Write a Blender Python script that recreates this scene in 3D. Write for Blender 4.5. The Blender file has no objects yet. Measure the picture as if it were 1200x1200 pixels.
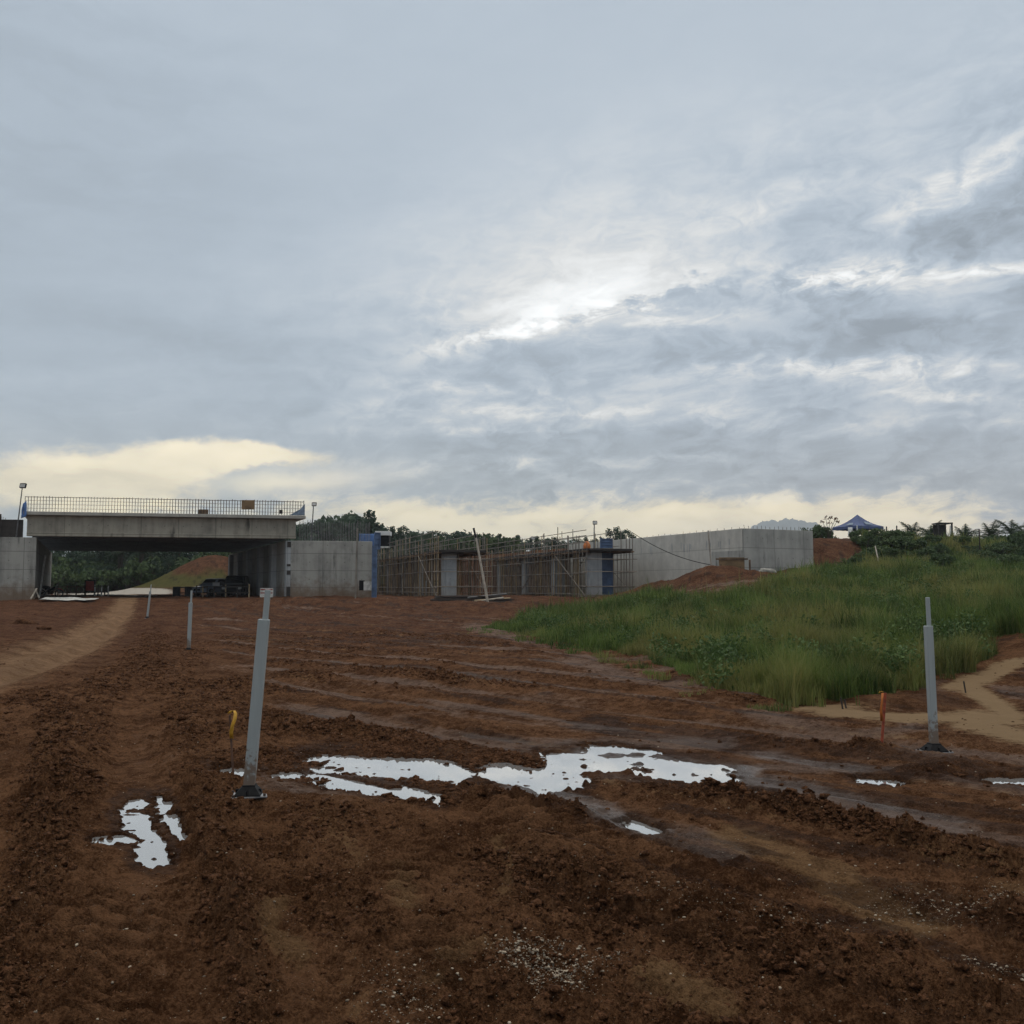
import bpy, math, random
import numpy as np
from mathutils import Vector, Matrix

random.seed(7)
RNG = np.random.default_rng(11)
S = bpy.context.scene
COL = S.collection

# ------------------------------------------------------------------ camera
F = 1150.0                      # focal length in photo pixels (1200 px wide)
PITCH = math.atan(90.0 / F)
EYE = 1.6
cam = bpy.data.cameras.new('camera')
cam.sensor_width = 36.0
cam.lens = 36.0 * F / 1200.0
cam.clip_end = 30000
cam.clip_start = 0.05
camo = bpy.data.objects.new('camera', cam)
COL.objects.link(camo)
camo.location = (0, 0, EYE)
camo.rotation_euler = (math.radians(90) + PITCH, 0, 0)
S.camera = camo
S.view_settings.view_transform = 'Standard'
S.view_settings.look = 'None'
S.view_settings.exposure = 0.0
S.view_settings.gamma = 1.0
S.view_settings.use_curve_mapping = False
S.cycles.max_bounces = 6
S.cycles.volume_bounces = 1

CP, SP = math.cos(PITCH), math.sin(PITCH)

def ray(px, py):
    xc, yc = (px - 600) / F, (600 - py) / F
    return Vector((xc, CP - yc * SP, SP + yc * CP))

def at(px, py, d):
    r = ray(px, py)
    return Vector((r.x * d / r.y, d, EYE + r.z * d / r.y))

def zat(py, d):
    return at(600, py, d).z

def xat(px, d, py=690):
    return at(px, py, d).x

# ------------------------------------------------------------------ world: sky with a cloud layer
W = bpy.data.worlds.new('World')
S.world = W
W.use_nodes = True
NT = W.node_tree
NT.nodes.clear()
SUN_EL, SUN_AZ = math.radians(17), math.radians(5)

class E:
    """A shader value with arithmetic."""
    nt = None
    def __init__(s, sock): s.k = sock
    @staticmethod
    def op(name, *a):
        n = E.nt.nodes.new('ShaderNodeMath'); n.operation = name
        for i, v in enumerate(a):
            if isinstance(v, E): E.nt.links.new(v.k, n.inputs[i])
            else: n.inputs[i].default_value = v
        return E(n.outputs[0])
    def __add__(s, o): return E.op('ADD', s, o)
    __radd__ = __add__
    def __mul__(s, o): return E.op('MULTIPLY', s, o)
    __rmul__ = __mul__
    def __sub__(s, o): return E.op('SUBTRACT', s, o)
    def __rsub__(s, o): return E.op('SUBTRACT', o, s)
    def __truediv__(s, o): return E.op('DIVIDE', s, o)
    def __rtruediv__(s, o): return E.op('DIVIDE', o, s)

def sstep(a, b, x):
    n = E.nt.nodes.new('ShaderNodeMapRange'); n.interpolation_type = 'SMOOTHSTEP'
    E.nt.links.new(x.k, n.inputs['Value'])
    n.inputs['From Min'].default_value = a; n.inputs['From Max'].default_value = b
    return E(n.outputs[0])

def comb(x, y, z=0.0):
    n = E.nt.nodes.new('ShaderNodeCombineXYZ')
    for i, v in enumerate((x, y, z)):
        if isinstance(v, E): E.nt.links.new(v.k, n.inputs[i])
        else: n.inputs[i].default_value = v
    return n.outputs[0]

def tnoise(vec, scale, detail=5, rough=0.55, dist=0.0):
    n = E.nt.nodes.new('ShaderNodeTexNoise')
    n.inputs['Scale'].default_value = scale; n.inputs['Detail'].default_value = detail
    n.inputs['Roughness'].default_value = rough; n.inputs['Distortion'].default_value = dist
    if vec is not None: E.nt.links.new(vec, n.inputs['Vector'])
    return E(n.outputs[0])

def mixc(f, a, b):
    n = E.nt.nodes.new('ShaderNodeMix'); n.data_type = 'RGBA'
    if isinstance(f, E): E.nt.links.new(f.k, n.inputs[0])
    else: n.inputs[0].default_value = f
    for i, v in ((6, a), (7, b)):
        if isinstance(v, tuple): n.inputs[i].default_value = (*v[:3], 1)
        else: E.nt.links.new(v, n.inputs[i])
    return n.outputs[2]

E.nt = NT
tc = NT.nodes.new('ShaderNodeTexCoord')
sep = NT.nodes.new('ShaderNodeSeparateXYZ')
NT.links.new(tc.outputs['Generated'], sep.inputs[0])
dx, dy, dz = (E(sep.outputs[i]) for i in range(3))
U0 = E.op('ARCTAN2', dx, dy)
V0 = E.op('ARCSINE', dz)
zc = E.op('MAXIMUM', dz, 0.0)
q = 1.0 / (zc + 0.11)
CX, CY = dx * q, dy * q
wv1 = tnoise(comb(U0, V0 * 1.6, 3.1), 7.0, 5, 0.55) - 0.5
wv2 = tnoise(comb(U0, V0 * 1.6, 9.7), 7.0, 5, 0.55) - 0.5
wf = tnoise(comb(U0, V0 * 2.0, 5.2), 30.0, 4, 0.6) - 0.5
Uw = U0 + wv1 * 0.10 + wf * 0.012
Vw = V0 + wv2 * 0.05 + wf * 0.012

def dirof(px, py):
    r = ray(px, py).normalized()
    return math.atan2(r.x, r.y), math.asin(r.z)

def blob(px, py, sx, sy, rot=0.0, warp=True, p=1.0):
    u0, v0 = dirof(px, py)
    c, s = math.cos(math.radians(rot)), math.sin(math.radians(rot))
    du = (Uw if warp else U0) - u0
    dv = (Vw if warp else V0) - v0
    a = (du * c + dv * s) * (F / sx)
    b = (dv * c - du * s) * (F / sy)
    return E.op('EXPONENT', (a * a + b * b) * -p)

streak = tnoise(comb(CX * 0.80, CY * 1.2, 1.3), 1.0, 9, 0.62, 0.5)        # long layered bands
fine = tnoise(comb(U0 + wv1 * 0.15, V0 * 2.3 + wv2 * 0.2 - U0 * 0.25, 7.7), 10.0, 9, 0.64, 0.35)   # torn texture
fine2 = tnoise(comb(U0 * 0.8 + wv2 * 0.12, V0 * 3.4 + wv1 * 0.2, 2.9), 8.0, 8, 0.62, 0.3)
soft = tnoise(comb(U0, V0 * 1.5, 4.4), 3.2, 3, 0.5)
fine3 = tnoise(comb(U0 + wv1 * 0.10 + wf * 0.03, V0 * 2.0 - U0 * 0.2, 6.1), 24.0, 7, 0.66, 0.6)
fc3 = sstep(0.36, 0.64, fine3)
fc = sstep(0.34, 0.66, fine * 0.72 + fine3 * 0.28); fc2 = sstep(0.34, 0.66, fine2); sc = sstep(0.34, 0.66, streak)
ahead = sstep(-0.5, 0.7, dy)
low = 1.0 - sstep(0.04, 0.20, V0)
right = sstep(-0.30, 0.10, U0 + (V0 - 0.25) * -0.3)
belowedge = 1.0 - sstep(0.22, 0.46, V0 - U0 * 0.22)                             # the torn part of the sheet
tex = right * belowedge * 0.7 + belowedge * 0.3
L = (soft - 0.5) * 0.07 + 0.475
L = L + (sc - 0.5) * (tex * 0.11 + 0.018) + (fc - 0.5) * (tex * 0.085 + 0.010) + (fc2 - 0.5) * (tex * 0.10) + (fc3 - 0.5) * (tex * 0.085)
ue, ve = dirof(660, 376)
brim = V0 + wv2 * 0.045 + wf * 0.075 - (U0 - ue) * 0.19 - ve
over = sstep(-0.004, 0.010, brim)
gapb = blob(712, 344, 115, 30, 9) * over
pos_ = blob(640, 382, 120, 9, 11, False) * 0.34 + blob(565, 398, 70, 12, 14) * 0.22
neg_ = blob(640, 420, 200, 20, 6) * 0.06
for args, amp in [
        ((660, 290, 280, 110, 12), 0.03), ((560, 355, 170, 22, 3), 0.05),
        ((1000, 325, 80, 17, -2), 0.55), ((1125, 213, 75, 13, 22), 0.26), ((1165, 315, 60, 8, -3), 0.34),
        ((880, 245, 110, 14, 12), 0.08), ((1010, 435, 170, 11, -3), 0.34), ((1085, 462, 75, 9, -6), 0.28),
        ((640, 483, 150, 8, 0), 0.26), ((520, 505, 130, 8, 0), 0.20), ((560, 455, 130, 7, -2), 0.14), ((700, 545, 220, 7, 2), 0.14), ((1000, 500, 200, 7, -2), 0.12), ((840, 488, 80, 8, 0), 0.12), ((470, 470, 90, 10, 8), 0.12),
        ((780, 372, 70, 8, 0), 0.2), ((600, 555, 200, 7, -4), 0.12), ((800, 582, 160, 6, -2), 0.12)]:
    pos_ = pos_ + blob(*args) * amp
for args, amp in [
        ((1150, 262, 130, 30, 24), 0.22), ((860, 287, 130, 22, 12), 0.13), ((820, 345, 110, 13, -3), 0.17),
        ((900, 405, 230, 20, 0), 0.15), ((770, 428, 200, 20, 4), 0.09), ((980, 520, 280, 34, 0), 0.08),
        ((700, 530, 260, 30, -3), 0.05), ((1100, 560, 220, 38, 0), 0.06), ((1060, 385, 120, 14, -4), 0.05),
        ((250, 395, 140, 16, -4), 0.06), ((340, 380, 50, 8, -8), 0.05), ((500, 358, 60, 9, 6), 0.09),
        ((100, 160, 280, 220, 0), 0.07), ((200, 440, 240, 30, -4), 0.03)]:
    neg_ = neg_ + blob(*args) * amp
L = L + blob(860, 110, 480, 130, 0) * 0.05
L = L + gapb * (0.30 + 0.14 * fc) + blob(650, 310, 270, 90, 6) * 0.14 * over
L = L + pos_ * (0.05 + 0.95 * fc + 0.55 * fc3) - neg_ * (0.30 + 0.62 * fc2)
# cream cloud low on the left with a clear edge, cream glow along the horizon
cream_f = (blob(150, 562, 170, 34, 2) * 1.0 + blob(295, 531, 120, 14, -2) * 1.05 + blob(60, 590, 160, 40, 0) * 0.4
           + wf * 0.5 + (fc - 0.5) * 0.30 - blob(335, 567, 85, 16, 4) * 0.80)
cream = sstep(0.28, 0.86, cream_f)
glow = (blob(640, 612, 340, 30, 0) * 0.95 + blob(880, 612, 180, 30, 0) * 0.8 + blob(1060, 615, 130, 22, 0) * 0.45
        + blob(420, 598, 80, 10, 0) * 0.4 + (fc - 0.5) * 0.40 + (fc2 - 0.5) * 0.40 + (fc3 - 0.5) * 0.2)
glow = sstep(0.15, 1.1, glow) * low
gap = blob(330, 562, 95, 13, 4) * (1.0 - cream)
L = L + cream * (0.36 + fc2 * 0.20) + glow * (0.56 + fc * 0.22)
L = L + belowedge * 0.012
L = E.op('MAXIMUM', L, 0.30)
L = E.op('MINIMUM', L, 1.2)
warm = E.op('MINIMUM', cream * 0.70 + glow * 0.95 + low * 0.22, 1.0)
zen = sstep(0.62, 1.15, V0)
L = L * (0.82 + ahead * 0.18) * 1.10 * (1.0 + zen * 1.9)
tint = mixc(sstep(0.48, 0.85, L), (0.855, 1.0, 1.165), (0.985, 1.0, 1.0))
tint = mixc(warm, tint, (1.19, 1.0, 0.63))
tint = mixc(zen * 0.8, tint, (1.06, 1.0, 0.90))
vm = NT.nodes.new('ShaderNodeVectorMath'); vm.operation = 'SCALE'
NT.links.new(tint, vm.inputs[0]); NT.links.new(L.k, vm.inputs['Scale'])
sky = NT.nodes.new('ShaderNodeTexSky')
sky.sky_type = 'NISHITA'; sky.sun_disc = False
sky.sun_elevation = SUN_EL; sky.sun_rotation = SUN_AZ
bg1 = NT.nodes.new('ShaderNodeBackground'); bg1.inputs['Strength'].default_value = 0.07
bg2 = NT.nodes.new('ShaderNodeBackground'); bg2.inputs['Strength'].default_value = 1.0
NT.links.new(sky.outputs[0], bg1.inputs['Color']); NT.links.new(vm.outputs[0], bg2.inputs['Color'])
cover = 1.0 - gap * 0.85
mxs = NT.nodes.new('ShaderNodeMixShader')
NT.links.new(cover.k, mxs.inputs[0]); NT.links.new(bg1.outputs[0], mxs.inputs[1]); NT.links.new(bg2.outputs[0], mxs.inputs[2])
wo = NT.nodes.new('ShaderNodeOutputWorld')
NT.links.new(mxs.outputs[0], wo.inputs['Surface'])

sl = bpy.data.lights.new('sun', 'SUN')
sl.energy = 0.5; sl.angle = math.radians(100); sl.color = (1.0, 0.95, 0.86)
so = bpy.data.objects.new('sun', sl); COL.objects.link(so)
so.rotation_euler = Vector((math.sin(SUN_AZ) * math.cos(SUN_EL), math.cos(SUN_AZ) * math.cos(SUN_EL), math.sin(SUN_EL))).to_track_quat('Z', 'Y').to_euler()
so.location = (0, 30, 40)

# ------------------------------------------------------------------ helpers
WORLD = {}

def tag(o, label=None, cat=None, group=None, kind=None):
    if label: o['label'] = label
    if cat: o['category'] = cat
    if group: o['group'] = group
    if kind: o['kind'] = kind
    return o

def thing(name, label, cat, loc=(0, 0, 0), group=None, rz=0.0):
    o = bpy.data.objects.new(name, None)
    o.empty_display_size = 0.2
    COL.objects.link(o)
    o.location = loc
    o.rotation_euler = (0, 0, rz)
    WORLD[o] = Vector(loc)
    return tag(o, label, cat, group)

class MB:
    def __init__(s): s.v, s.f = [], []
    def add(s, vs, fs):
        b = len(s.v)
        s.v += [tuple(p) for p in vs]
        s.f += [tuple(b + i for i in f) for f in fs]
        return s
    def box(s, c, size, m=None):
        hx, hy, hz = (k / 2 for k in size)
        vs = [Vector((x, y, z)) for x in (-hx, hx) for y in (-hy, hy) for z in (-hz, hz)]
        if m is not None: vs = [m @ p for p in vs]
        c = Vector(c)
        return s.add([c + p for p in vs], [(0, 1, 3, 2), (4, 6, 7, 5), (0, 4, 5, 1), (2, 3, 7, 6), (0, 2, 6, 4), (1, 5, 7, 3)])
    def prism(s, poly, z0, z1):
        n = len(poly)
        a = sum(poly[i][0] * poly[(i + 1) % n][1] - poly[(i + 1) % n][0] * poly[i][1] for i in range(n))
        if a < 0: poly = list(reversed(poly))
        vs = [(p[0], p[1], z0) for p in poly] + [(p[0], p[1], z1) for p in poly]
        fs = [tuple(reversed(range(n))), tuple(range(n, 2 * n))]
        fs += [(i, (i + 1) % n, n + (i + 1) % n, n + i) for i in range(n)]
        return s.add(vs, fs)
    def tube(s, p0, p1, r0, r1=None, n=6, caps=True):
        p0, p1 = Vector(p0), Vector(p1)
        r1 = r0 if r1 is None else r1
        qt = (p1 - p0).to_track_quat('Z', 'Y')
        vs = []
        for p, r in ((p0, r0), (p1, r1)):
            for i in range(n):
                a = 2 * math.pi * (i + .5) / n
                vs.append(p + qt @ Vector((r * math.cos(a), r * math.sin(a), 0)))
        fs = [(i, (i + 1) % n, n + (i + 1) % n, n + i) for i in range(n)]
        if caps: fs += [tuple(reversed(range(n))), tuple(range(n, 2 * n))]
        return s.add(vs, fs)
    def path(s, pts, r, n=5):
        pts = [Vector(p) for p in pts]
        rs = r if isinstance(r, (list, tuple)) else [r] * len(pts)
        vs, fs = [], []
        for k, p in enumerate(pts):
            d = (pts[min(k + 1, len(pts) - 1)] - pts[max(k - 1, 0)])
            qt = d.to_track_quat('Z', 'Y')
            for i in range(n):
                a = 2 * math.pi * i / n
                vs.append(p + qt @ Vector((rs[k] * math.cos(a), rs[k] * math.sin(a), 0)))
        for k in range(len(pts) - 1):
            for i in range(n):
                fs.append((k * n + i, k * n + (i + 1) % n, (k + 1) * n + (i + 1) % n, (k + 1) * n + i))
        fs += [tuple(reversed(range(n))), tuple(range((len(pts) - 1) * n, len(pts) * n))]
        return s.add(vs, fs)
    def lathe(s, prof, c=(0, 0, 0), n=16, axis='Z'):
        vs, fs = [], []
        for r, h in prof:
            for i in range(n):
                a = 2 * math.pi * i / n
                p = (r * math.cos(a), r * math.sin(a), h)
                if axis == 'X': p = (p[2], p[0], p[1])
                vs.append(Vector(p) + Vector(c))
        m = len(prof)
        for k in range(m - 1):
            for i in range(n):
                fs.append((k * n + i, k * n + (i + 1) % n, (k + 1) * n + (i + 1) % n, (k + 1) * n + i))
        fs += [tuple(reversed(range(n))), tuple(range((m - 1) * n, m * n))]
        return s.add(vs, fs)
    def build(s, name, mat, parent=None, smooth=False, bevel=0.0):
        off = WORLD[parent] if parent else Vector()
        me = bpy.data.meshes.new(name)
        me.from_pydata([tuple(Vector(p) - off) for p in s.v], [], s.f)
        me.materials.append(mat)
        if smooth: me.polygons.foreach_set('use_smooth', [True] * len(me.polygons))
        me.update()
        o = bpy.data.objects.new(name, me)
        COL.objects.link(o)
        if parent:
            o.parent = parent
        WORLD[o] = off
        if bevel:
            b = o.modifiers.new('bevel', 'BEVEL'); b.width = bevel; b.segments = 2; b.limit_method = 'ANGLE'
        return o

def rawmesh(name, V, Fq, mat, smooth=False, tri=False):
    """numpy verts (n,3) and faces (m,k) -> object."""
    me = bpy.data.meshes.new(name)
    V = np.ascontiguousarray(V, dtype=np.float32); Fq = np.ascontiguousarray(Fq, dtype=np.int32)
    k = Fq.shape[1]
    me.vertices.add(len(V)); me.vertices.foreach_set('co', V.ravel())
    me.loops.add(Fq.size); me.loops.foreach_set('vertex_index', Fq.ravel())
    me.polygons.add(len(Fq)); me.polygons.foreach_set('loop_start', np.arange(0, Fq.size, k, dtype=np.int32))
    if smooth: me.polygons.foreach_set('use_smooth', np.ones(len(Fq), dtype=bool))
    me.update(calc_edges=True)
    me.materials.append(mat)
    o = bpy.data.objects.new(name, me)
    COL.objects.link(o)
    WORLD[o] = Vector()
    return o

def attr(o, name, arr):
    a = o.data.attributes.new(name, 'FLOAT_COLOR', 'POINT')
    a.data.foreach_set('color', np.ascontiguousarray(arr, dtype=np.float32).ravel())

def copy_tree(o, parent=None):
    c = o.copy(); COL.objects.link(c)
    if parent: c.parent = parent
    for ch in [k for k in o.children]:
        copy_tree(ch, c)
    return c

# ------------------------------------------------------------------ materials
def newmat(name):
    m = bpy.data.materials.new(name); m.use_nodes = True
    nt = m.node_tree; E.nt = nt
    return m, nt, nt.nodes['Principled BSDF']

def bump(nt, bs, h, strength, dist):
    b = nt.nodes.new('ShaderNodeBump')
    b.inputs['Strength'].default_value = strength; b.inputs['Distance'].default_value = dist
    nt.links.new(h.k, b.inputs['Height']); nt.links.new(b.outputs[0], bs.inputs['Normal'])

def pos(nt):
    return nt.nodes.new('ShaderNodeNewGeometry').outputs['Position']

def simple(name, col, rough=0.6, metal=0.0, var=0.25, scale=3.0, spec=0.5):
    m, nt, bs = newmat(name)
    n = tnoise(pos(nt), scale, 5, 0.6)
    a = tuple(c * (1 - var) for c in col); b = tuple(min(1, c * (1 + var)) for c in col)
    nt.links.new(mixc(sstep(0.3, 0.7, n), a, b), bs.inputs['Base Color'])
    bs.inputs['Roughness'].default_value = rough; bs.inputs['Metallic'].default_value = metal
    bs.inputs['Specular IOR Level'].default_value = spec
    return m

def concrete(name, lo, hi, dirt=1.0, streaky=1.0):
    m, nt, bs = newmat(name)
    p = pos(nt)
    sp = nt.nodes.new('ShaderNodeSeparateXYZ'); nt.links.new(p, sp.inputs[0])
    x, y, z = (E(sp.outputs[i]) for i in range(3))
    h = x * 0.93 + y * 0.37
    big = tnoise(p, 0.5, 5, 0.6)
    mid = tnoise(p, 2.2, 6, 0.65)
    st = tnoise(comb(x * 2.2, y * 2.2, z * 0.16), 1.0, 5, 0.6)
    v = big * 0.45 + mid * 0.25 + st * (0.4 * streaky)
    col = mixc(sstep(0.36, 0.72, v), tuple(c for c in lo), tuple(c for c in hi))
    # casting-panel seams and lift lines, as real marks in the concrete
    seam = E.op('ABSOLUTE', E.op('FRACT', h / 2.44) - 0.5)
    lift = E.op('ABSOLUTE', E.op('FRACT', z / 1.22 + 0.13) - 0.5)
    tx = E.op('FRACT', h / 1.22 + 0.25) - 0.5; tz = E.op('FRACT', z / 1.22 + 0.63) - 0.5
    hole = 1.0 - sstep(0.020, 0.036, E.op('SQRT', tx * tx + tz * tz))
    line = 1.0 - sstep(0.004, 0.014, seam) * sstep(0.008, 0.026, lift)
    col = mixc(E.op('MAXIMUM', line * 0.55, hole * 0.7), col, tuple(c * 0.5 for c in lo))
    dark = sstep(0.56, 0.72, tnoise(comb(x * 1.5, y * 1.5, z * 0.22 + 4.0), 1.0, 5, 0.65)) * (0.75 * streaky)
    col = mixc(dark, col, tuple(c * 0.45 for c in lo))
    mud = (1.0 - sstep(1.0, 2.5, z + (mid - 0.5) * 2.2)) * (0.55 * dirt)
    col = mixc(mud, col, (0.17, 0.105, 0.06))
    nt.links.new(col, bs.inputs['Base Color'])
    bs.inputs['Roughness'].default_value = 0.85
    bump(nt, bs, mid + line * -0.5, 0.35, 0.02)
    return m

M = {}
M['concrete'] = concrete('concrete', (0.17, 0.165, 0.150), (0.385, 0.375, 0.335), 1.5, 1.3)
M['pale_lit_concrete'] = concrete('pale_lit_concrete', (0.46, 0.445, 0.40), (0.70, 0.67, 0.60), 0.6, 0.7)  # retaining wall's long face, its brighter light put into the colour
M['grey_shaded_concrete'] = concrete('grey_shaded_concrete', (0.25, 0.25, 0.23), (0.43, 0.42, 0.385), 0.5, 1.2)  # same wall's end face, its shade put into the colour; also the cast panels
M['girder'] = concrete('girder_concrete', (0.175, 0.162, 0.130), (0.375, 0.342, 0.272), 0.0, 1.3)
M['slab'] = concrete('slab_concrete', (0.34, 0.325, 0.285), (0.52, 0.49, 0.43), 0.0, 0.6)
M['shaded_soffit'] = concrete('shaded_soffit_concrete', (0.07, 0.07, 0.07), (0.13, 0.13, 0.125), 0.0, 0.7)  # inner girders, shade under the deck put into the concrete colour
M['column'] = concrete('column_concrete', (0.31, 0.325, 0.33), (0.47, 0.485, 0.48), 0.5, 0.8)
M['rebar'] = simple('rusty_rebar', (0.055, 0.036, 0.028), 0.75, 0.3)
M['bar_grey'] = simple('mill_scale_bar', (0.22, 0.21, 0.20), 0.6, 0.2)
M['steel'] = simple('dull_steel', (0.13, 0.13, 0.13), 0.5, 0.5)
M['pipe'] = simple('scaffold_pipe', (0.22, 0.19, 0.155), 0.6, 0.2, 0.4, 1.2)
M['bamboo'] = simple('weathered_bamboo', (0.34, 0.25, 0.14), 0.7, 0, 0.35, 1.5)
M['pale_timber'] = simple('pale_timber', (0.42, 0.37, 0.30), 0.75)
M['timber'] = simple('formwork_timber', (0.15, 0.095, 0.055), 0.8, 0, 0.45, 1.8)
M['dark_timber'] = simple('dark_timber', (0.035, 0.028, 0.024), 0.8)
M['ply'] = simple('plywood', (0.20, 0.125, 0.06), 0.75, 0, 0.4, 1.0)
M['blue_form'] = simple('blue_formwork_paint', (0.095, 0.150, 0.26), 0.6, 0, 0.3, 2.0)
M['blue_sheet'] = simple('blue_sheet', (0.07, 0.16, 0.38), 0.5, 0, 0.3, 2.0)
M['tent_blue'] = simple('tent_canvas', (0.07, 0.10, 0.22), 0.7, 0, 0.2)
M['white'] = simple('white_paint', (0.72, 0.72, 0.70), 0.55, 0, 0.1)
M['offwhite'] = simple('soiled_white', (0.55, 0.54, 0.50), 0.7, 0, 0.3, 4)
M['plain_grey'] = simple('soiled_grey_cloth', (0.30, 0.285, 0.25), 0.8, 0, 0.3, 4)
M['grey_sheet'] = simple('grey_blue_tarp', (0.20, 0.26, 0.34), 0.6, 0, 0.3, 2)
M['pvc'] = simple('grey_pvc', (0.35, 0.40, 0.40), 0.38, 0, 0.1, 6)
m_, nt_, bs_ = newmat('grey_pvc')
p_ = pos(nt_); sp_ = nt_.nodes.new('ShaderNodeSeparateXYZ'); nt_.links.new(p_, sp_.inputs[0])
nn_ = tnoise(p_, 26.0, 5, 0.7); n2_ = tnoise(comb(E(sp_.outputs[0]) * 30.0, E(sp_.outputs[1]) * 30.0, E(sp_.outputs[2]) * 2.5), 1.0, 4, 0.6)
splash = sstep(0.50, 0.62, nn_ * 0.6 + n2_ * 0.2 + (1.0 - sstep(0.0, 0.55, E(sp_.outputs[2]))) * 0.30)
nt_.links.new(mixc(splash * 0.8, mixc(n2_, (0.27, 0.30, 0.30), (0.40, 0.435, 0.43)), (0.15, 0.085, 0.045)), bs_.inputs['Base Color'])
bs_.inputs['Roughness'].default_value = 0.42
M['pvc'] = m_
M['black_plastic'] = simple('black_plastic', (0.009, 0.009, 0.010), 0.6, 0, 0.3, 20, 0.15)
M['plate'] = simple('galvanised_plate', (0.34, 0.34, 0.34), 0.42, 0.6, 0.3, 14)
M['red'] = simple('red_paint', (0.28, 0.035, 0.025), 0.55, 0, 0.3, 8)
M['orange'] = simple('orange_plastic', (0.60, 0.17, 0.03), 0.6, 0, 0.25, 8)
M['yellow'] = simple('yellow_ribbon', (0.62, 0.33, 0.03), 0.5, 0, 0.2, 30)
M['stake'] = simple('stake_wood', (0.10, 0.05, 0.03), 0.8, 0, 0.4, 20)
M['red_stake'] = simple('red_stake_paint', (0.30, 0.06, 0.025), 0.7, 0, 0.4, 20)
M['tyre'] = simple('tyre_rubber', (0.015, 0.015, 0.015), 0.8)
M['car_black'] = simple('black_car_paint', (0.008, 0.008, 0.011), 0.25, 0, 0.1)
M['car_blue'] = simple('blue_grey_car_paint', (0.34, 0.38, 0.48), 0.25, 0.1, 0.1)
M['lamp_glass'] = simple('lamp_glass', (0.4, 0.4, 0.38), 0.15)
mg, ng, bg = newmat('dark_glass'); bg.inputs['Base Color'].default_value = (0.02, 0.025, 0.03, 1); bg.inputs['Roughness'].default_value = 0.06
M['glass'] = mg

def foliage(name, c0, c1, c2):
    m, nt, bs = newmat(name)
    p = pos(nt)
    oi = nt.nodes.new('ShaderNodeObjectInfo')
    n = tnoise(p, 0.9, 4, 0.6)
    f = tnoise(p, 9.0, 2, 0.6)
    col = mixc(sstep(0.35, 0.65, n * 0.7 + f * 0.3), c0, c1)
    col = mixc(E(oi.outputs['Random']) * 0.6, col, c2)
    nt.links.new(col, bs.inputs['Base Color'])
    bs.inputs['Roughness'].default_value = 0.6
    bs.inputs['Specular IOR Level'].default_value = 0.2
    tr = nt.nodes.new('ShaderNodeBsdfTranslucent')
    nt.links.new(col, tr.inputs['Color'])
    ms = nt.nodes.new('ShaderNodeMixShader'); ms.inputs[0].default_value = 0.25
    out = nt.nodes['Material Output']
    nt.links.new(bs.outputs[0], ms.inputs[1]); nt.links.new(tr.outputs[0], ms.inputs[2]); nt.links.new(ms.outputs[0], out.inputs['Surface'])
    return m

M['leaf'] = foliage('tree_foliage', (0.034, 0.058, 0.036), (0.080, 0.120, 0.068), (0.048, 0.086, 0.058))
M['palm'] = foliage('palm_foliage', (0.025, 0.042, 0.02), (0.055, 0.08, 0.035), (0.03, 0.05, 0.03))
M['shrub'] = foliage('shrub_foliage', (0.036, 0.062, 0.026), (0.115, 0.160, 0.062), (0.06, 0.10, 0.042))
M['weed'] = foliage('weed_foliage', (0.045, 0.085, 0.024), (0.13, 0.19, 0.055), (0.07, 0.12, 0.04))
M['brown_leaf'] = foliage('brown_foliage', (0.10, 0.055, 0.03), (0.16, 0.08, 0.045), (0.12, 0.07, 0.04))
M['bark'] = simple('bark', (0.07, 0.055, 0.04), 0.9)

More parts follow.
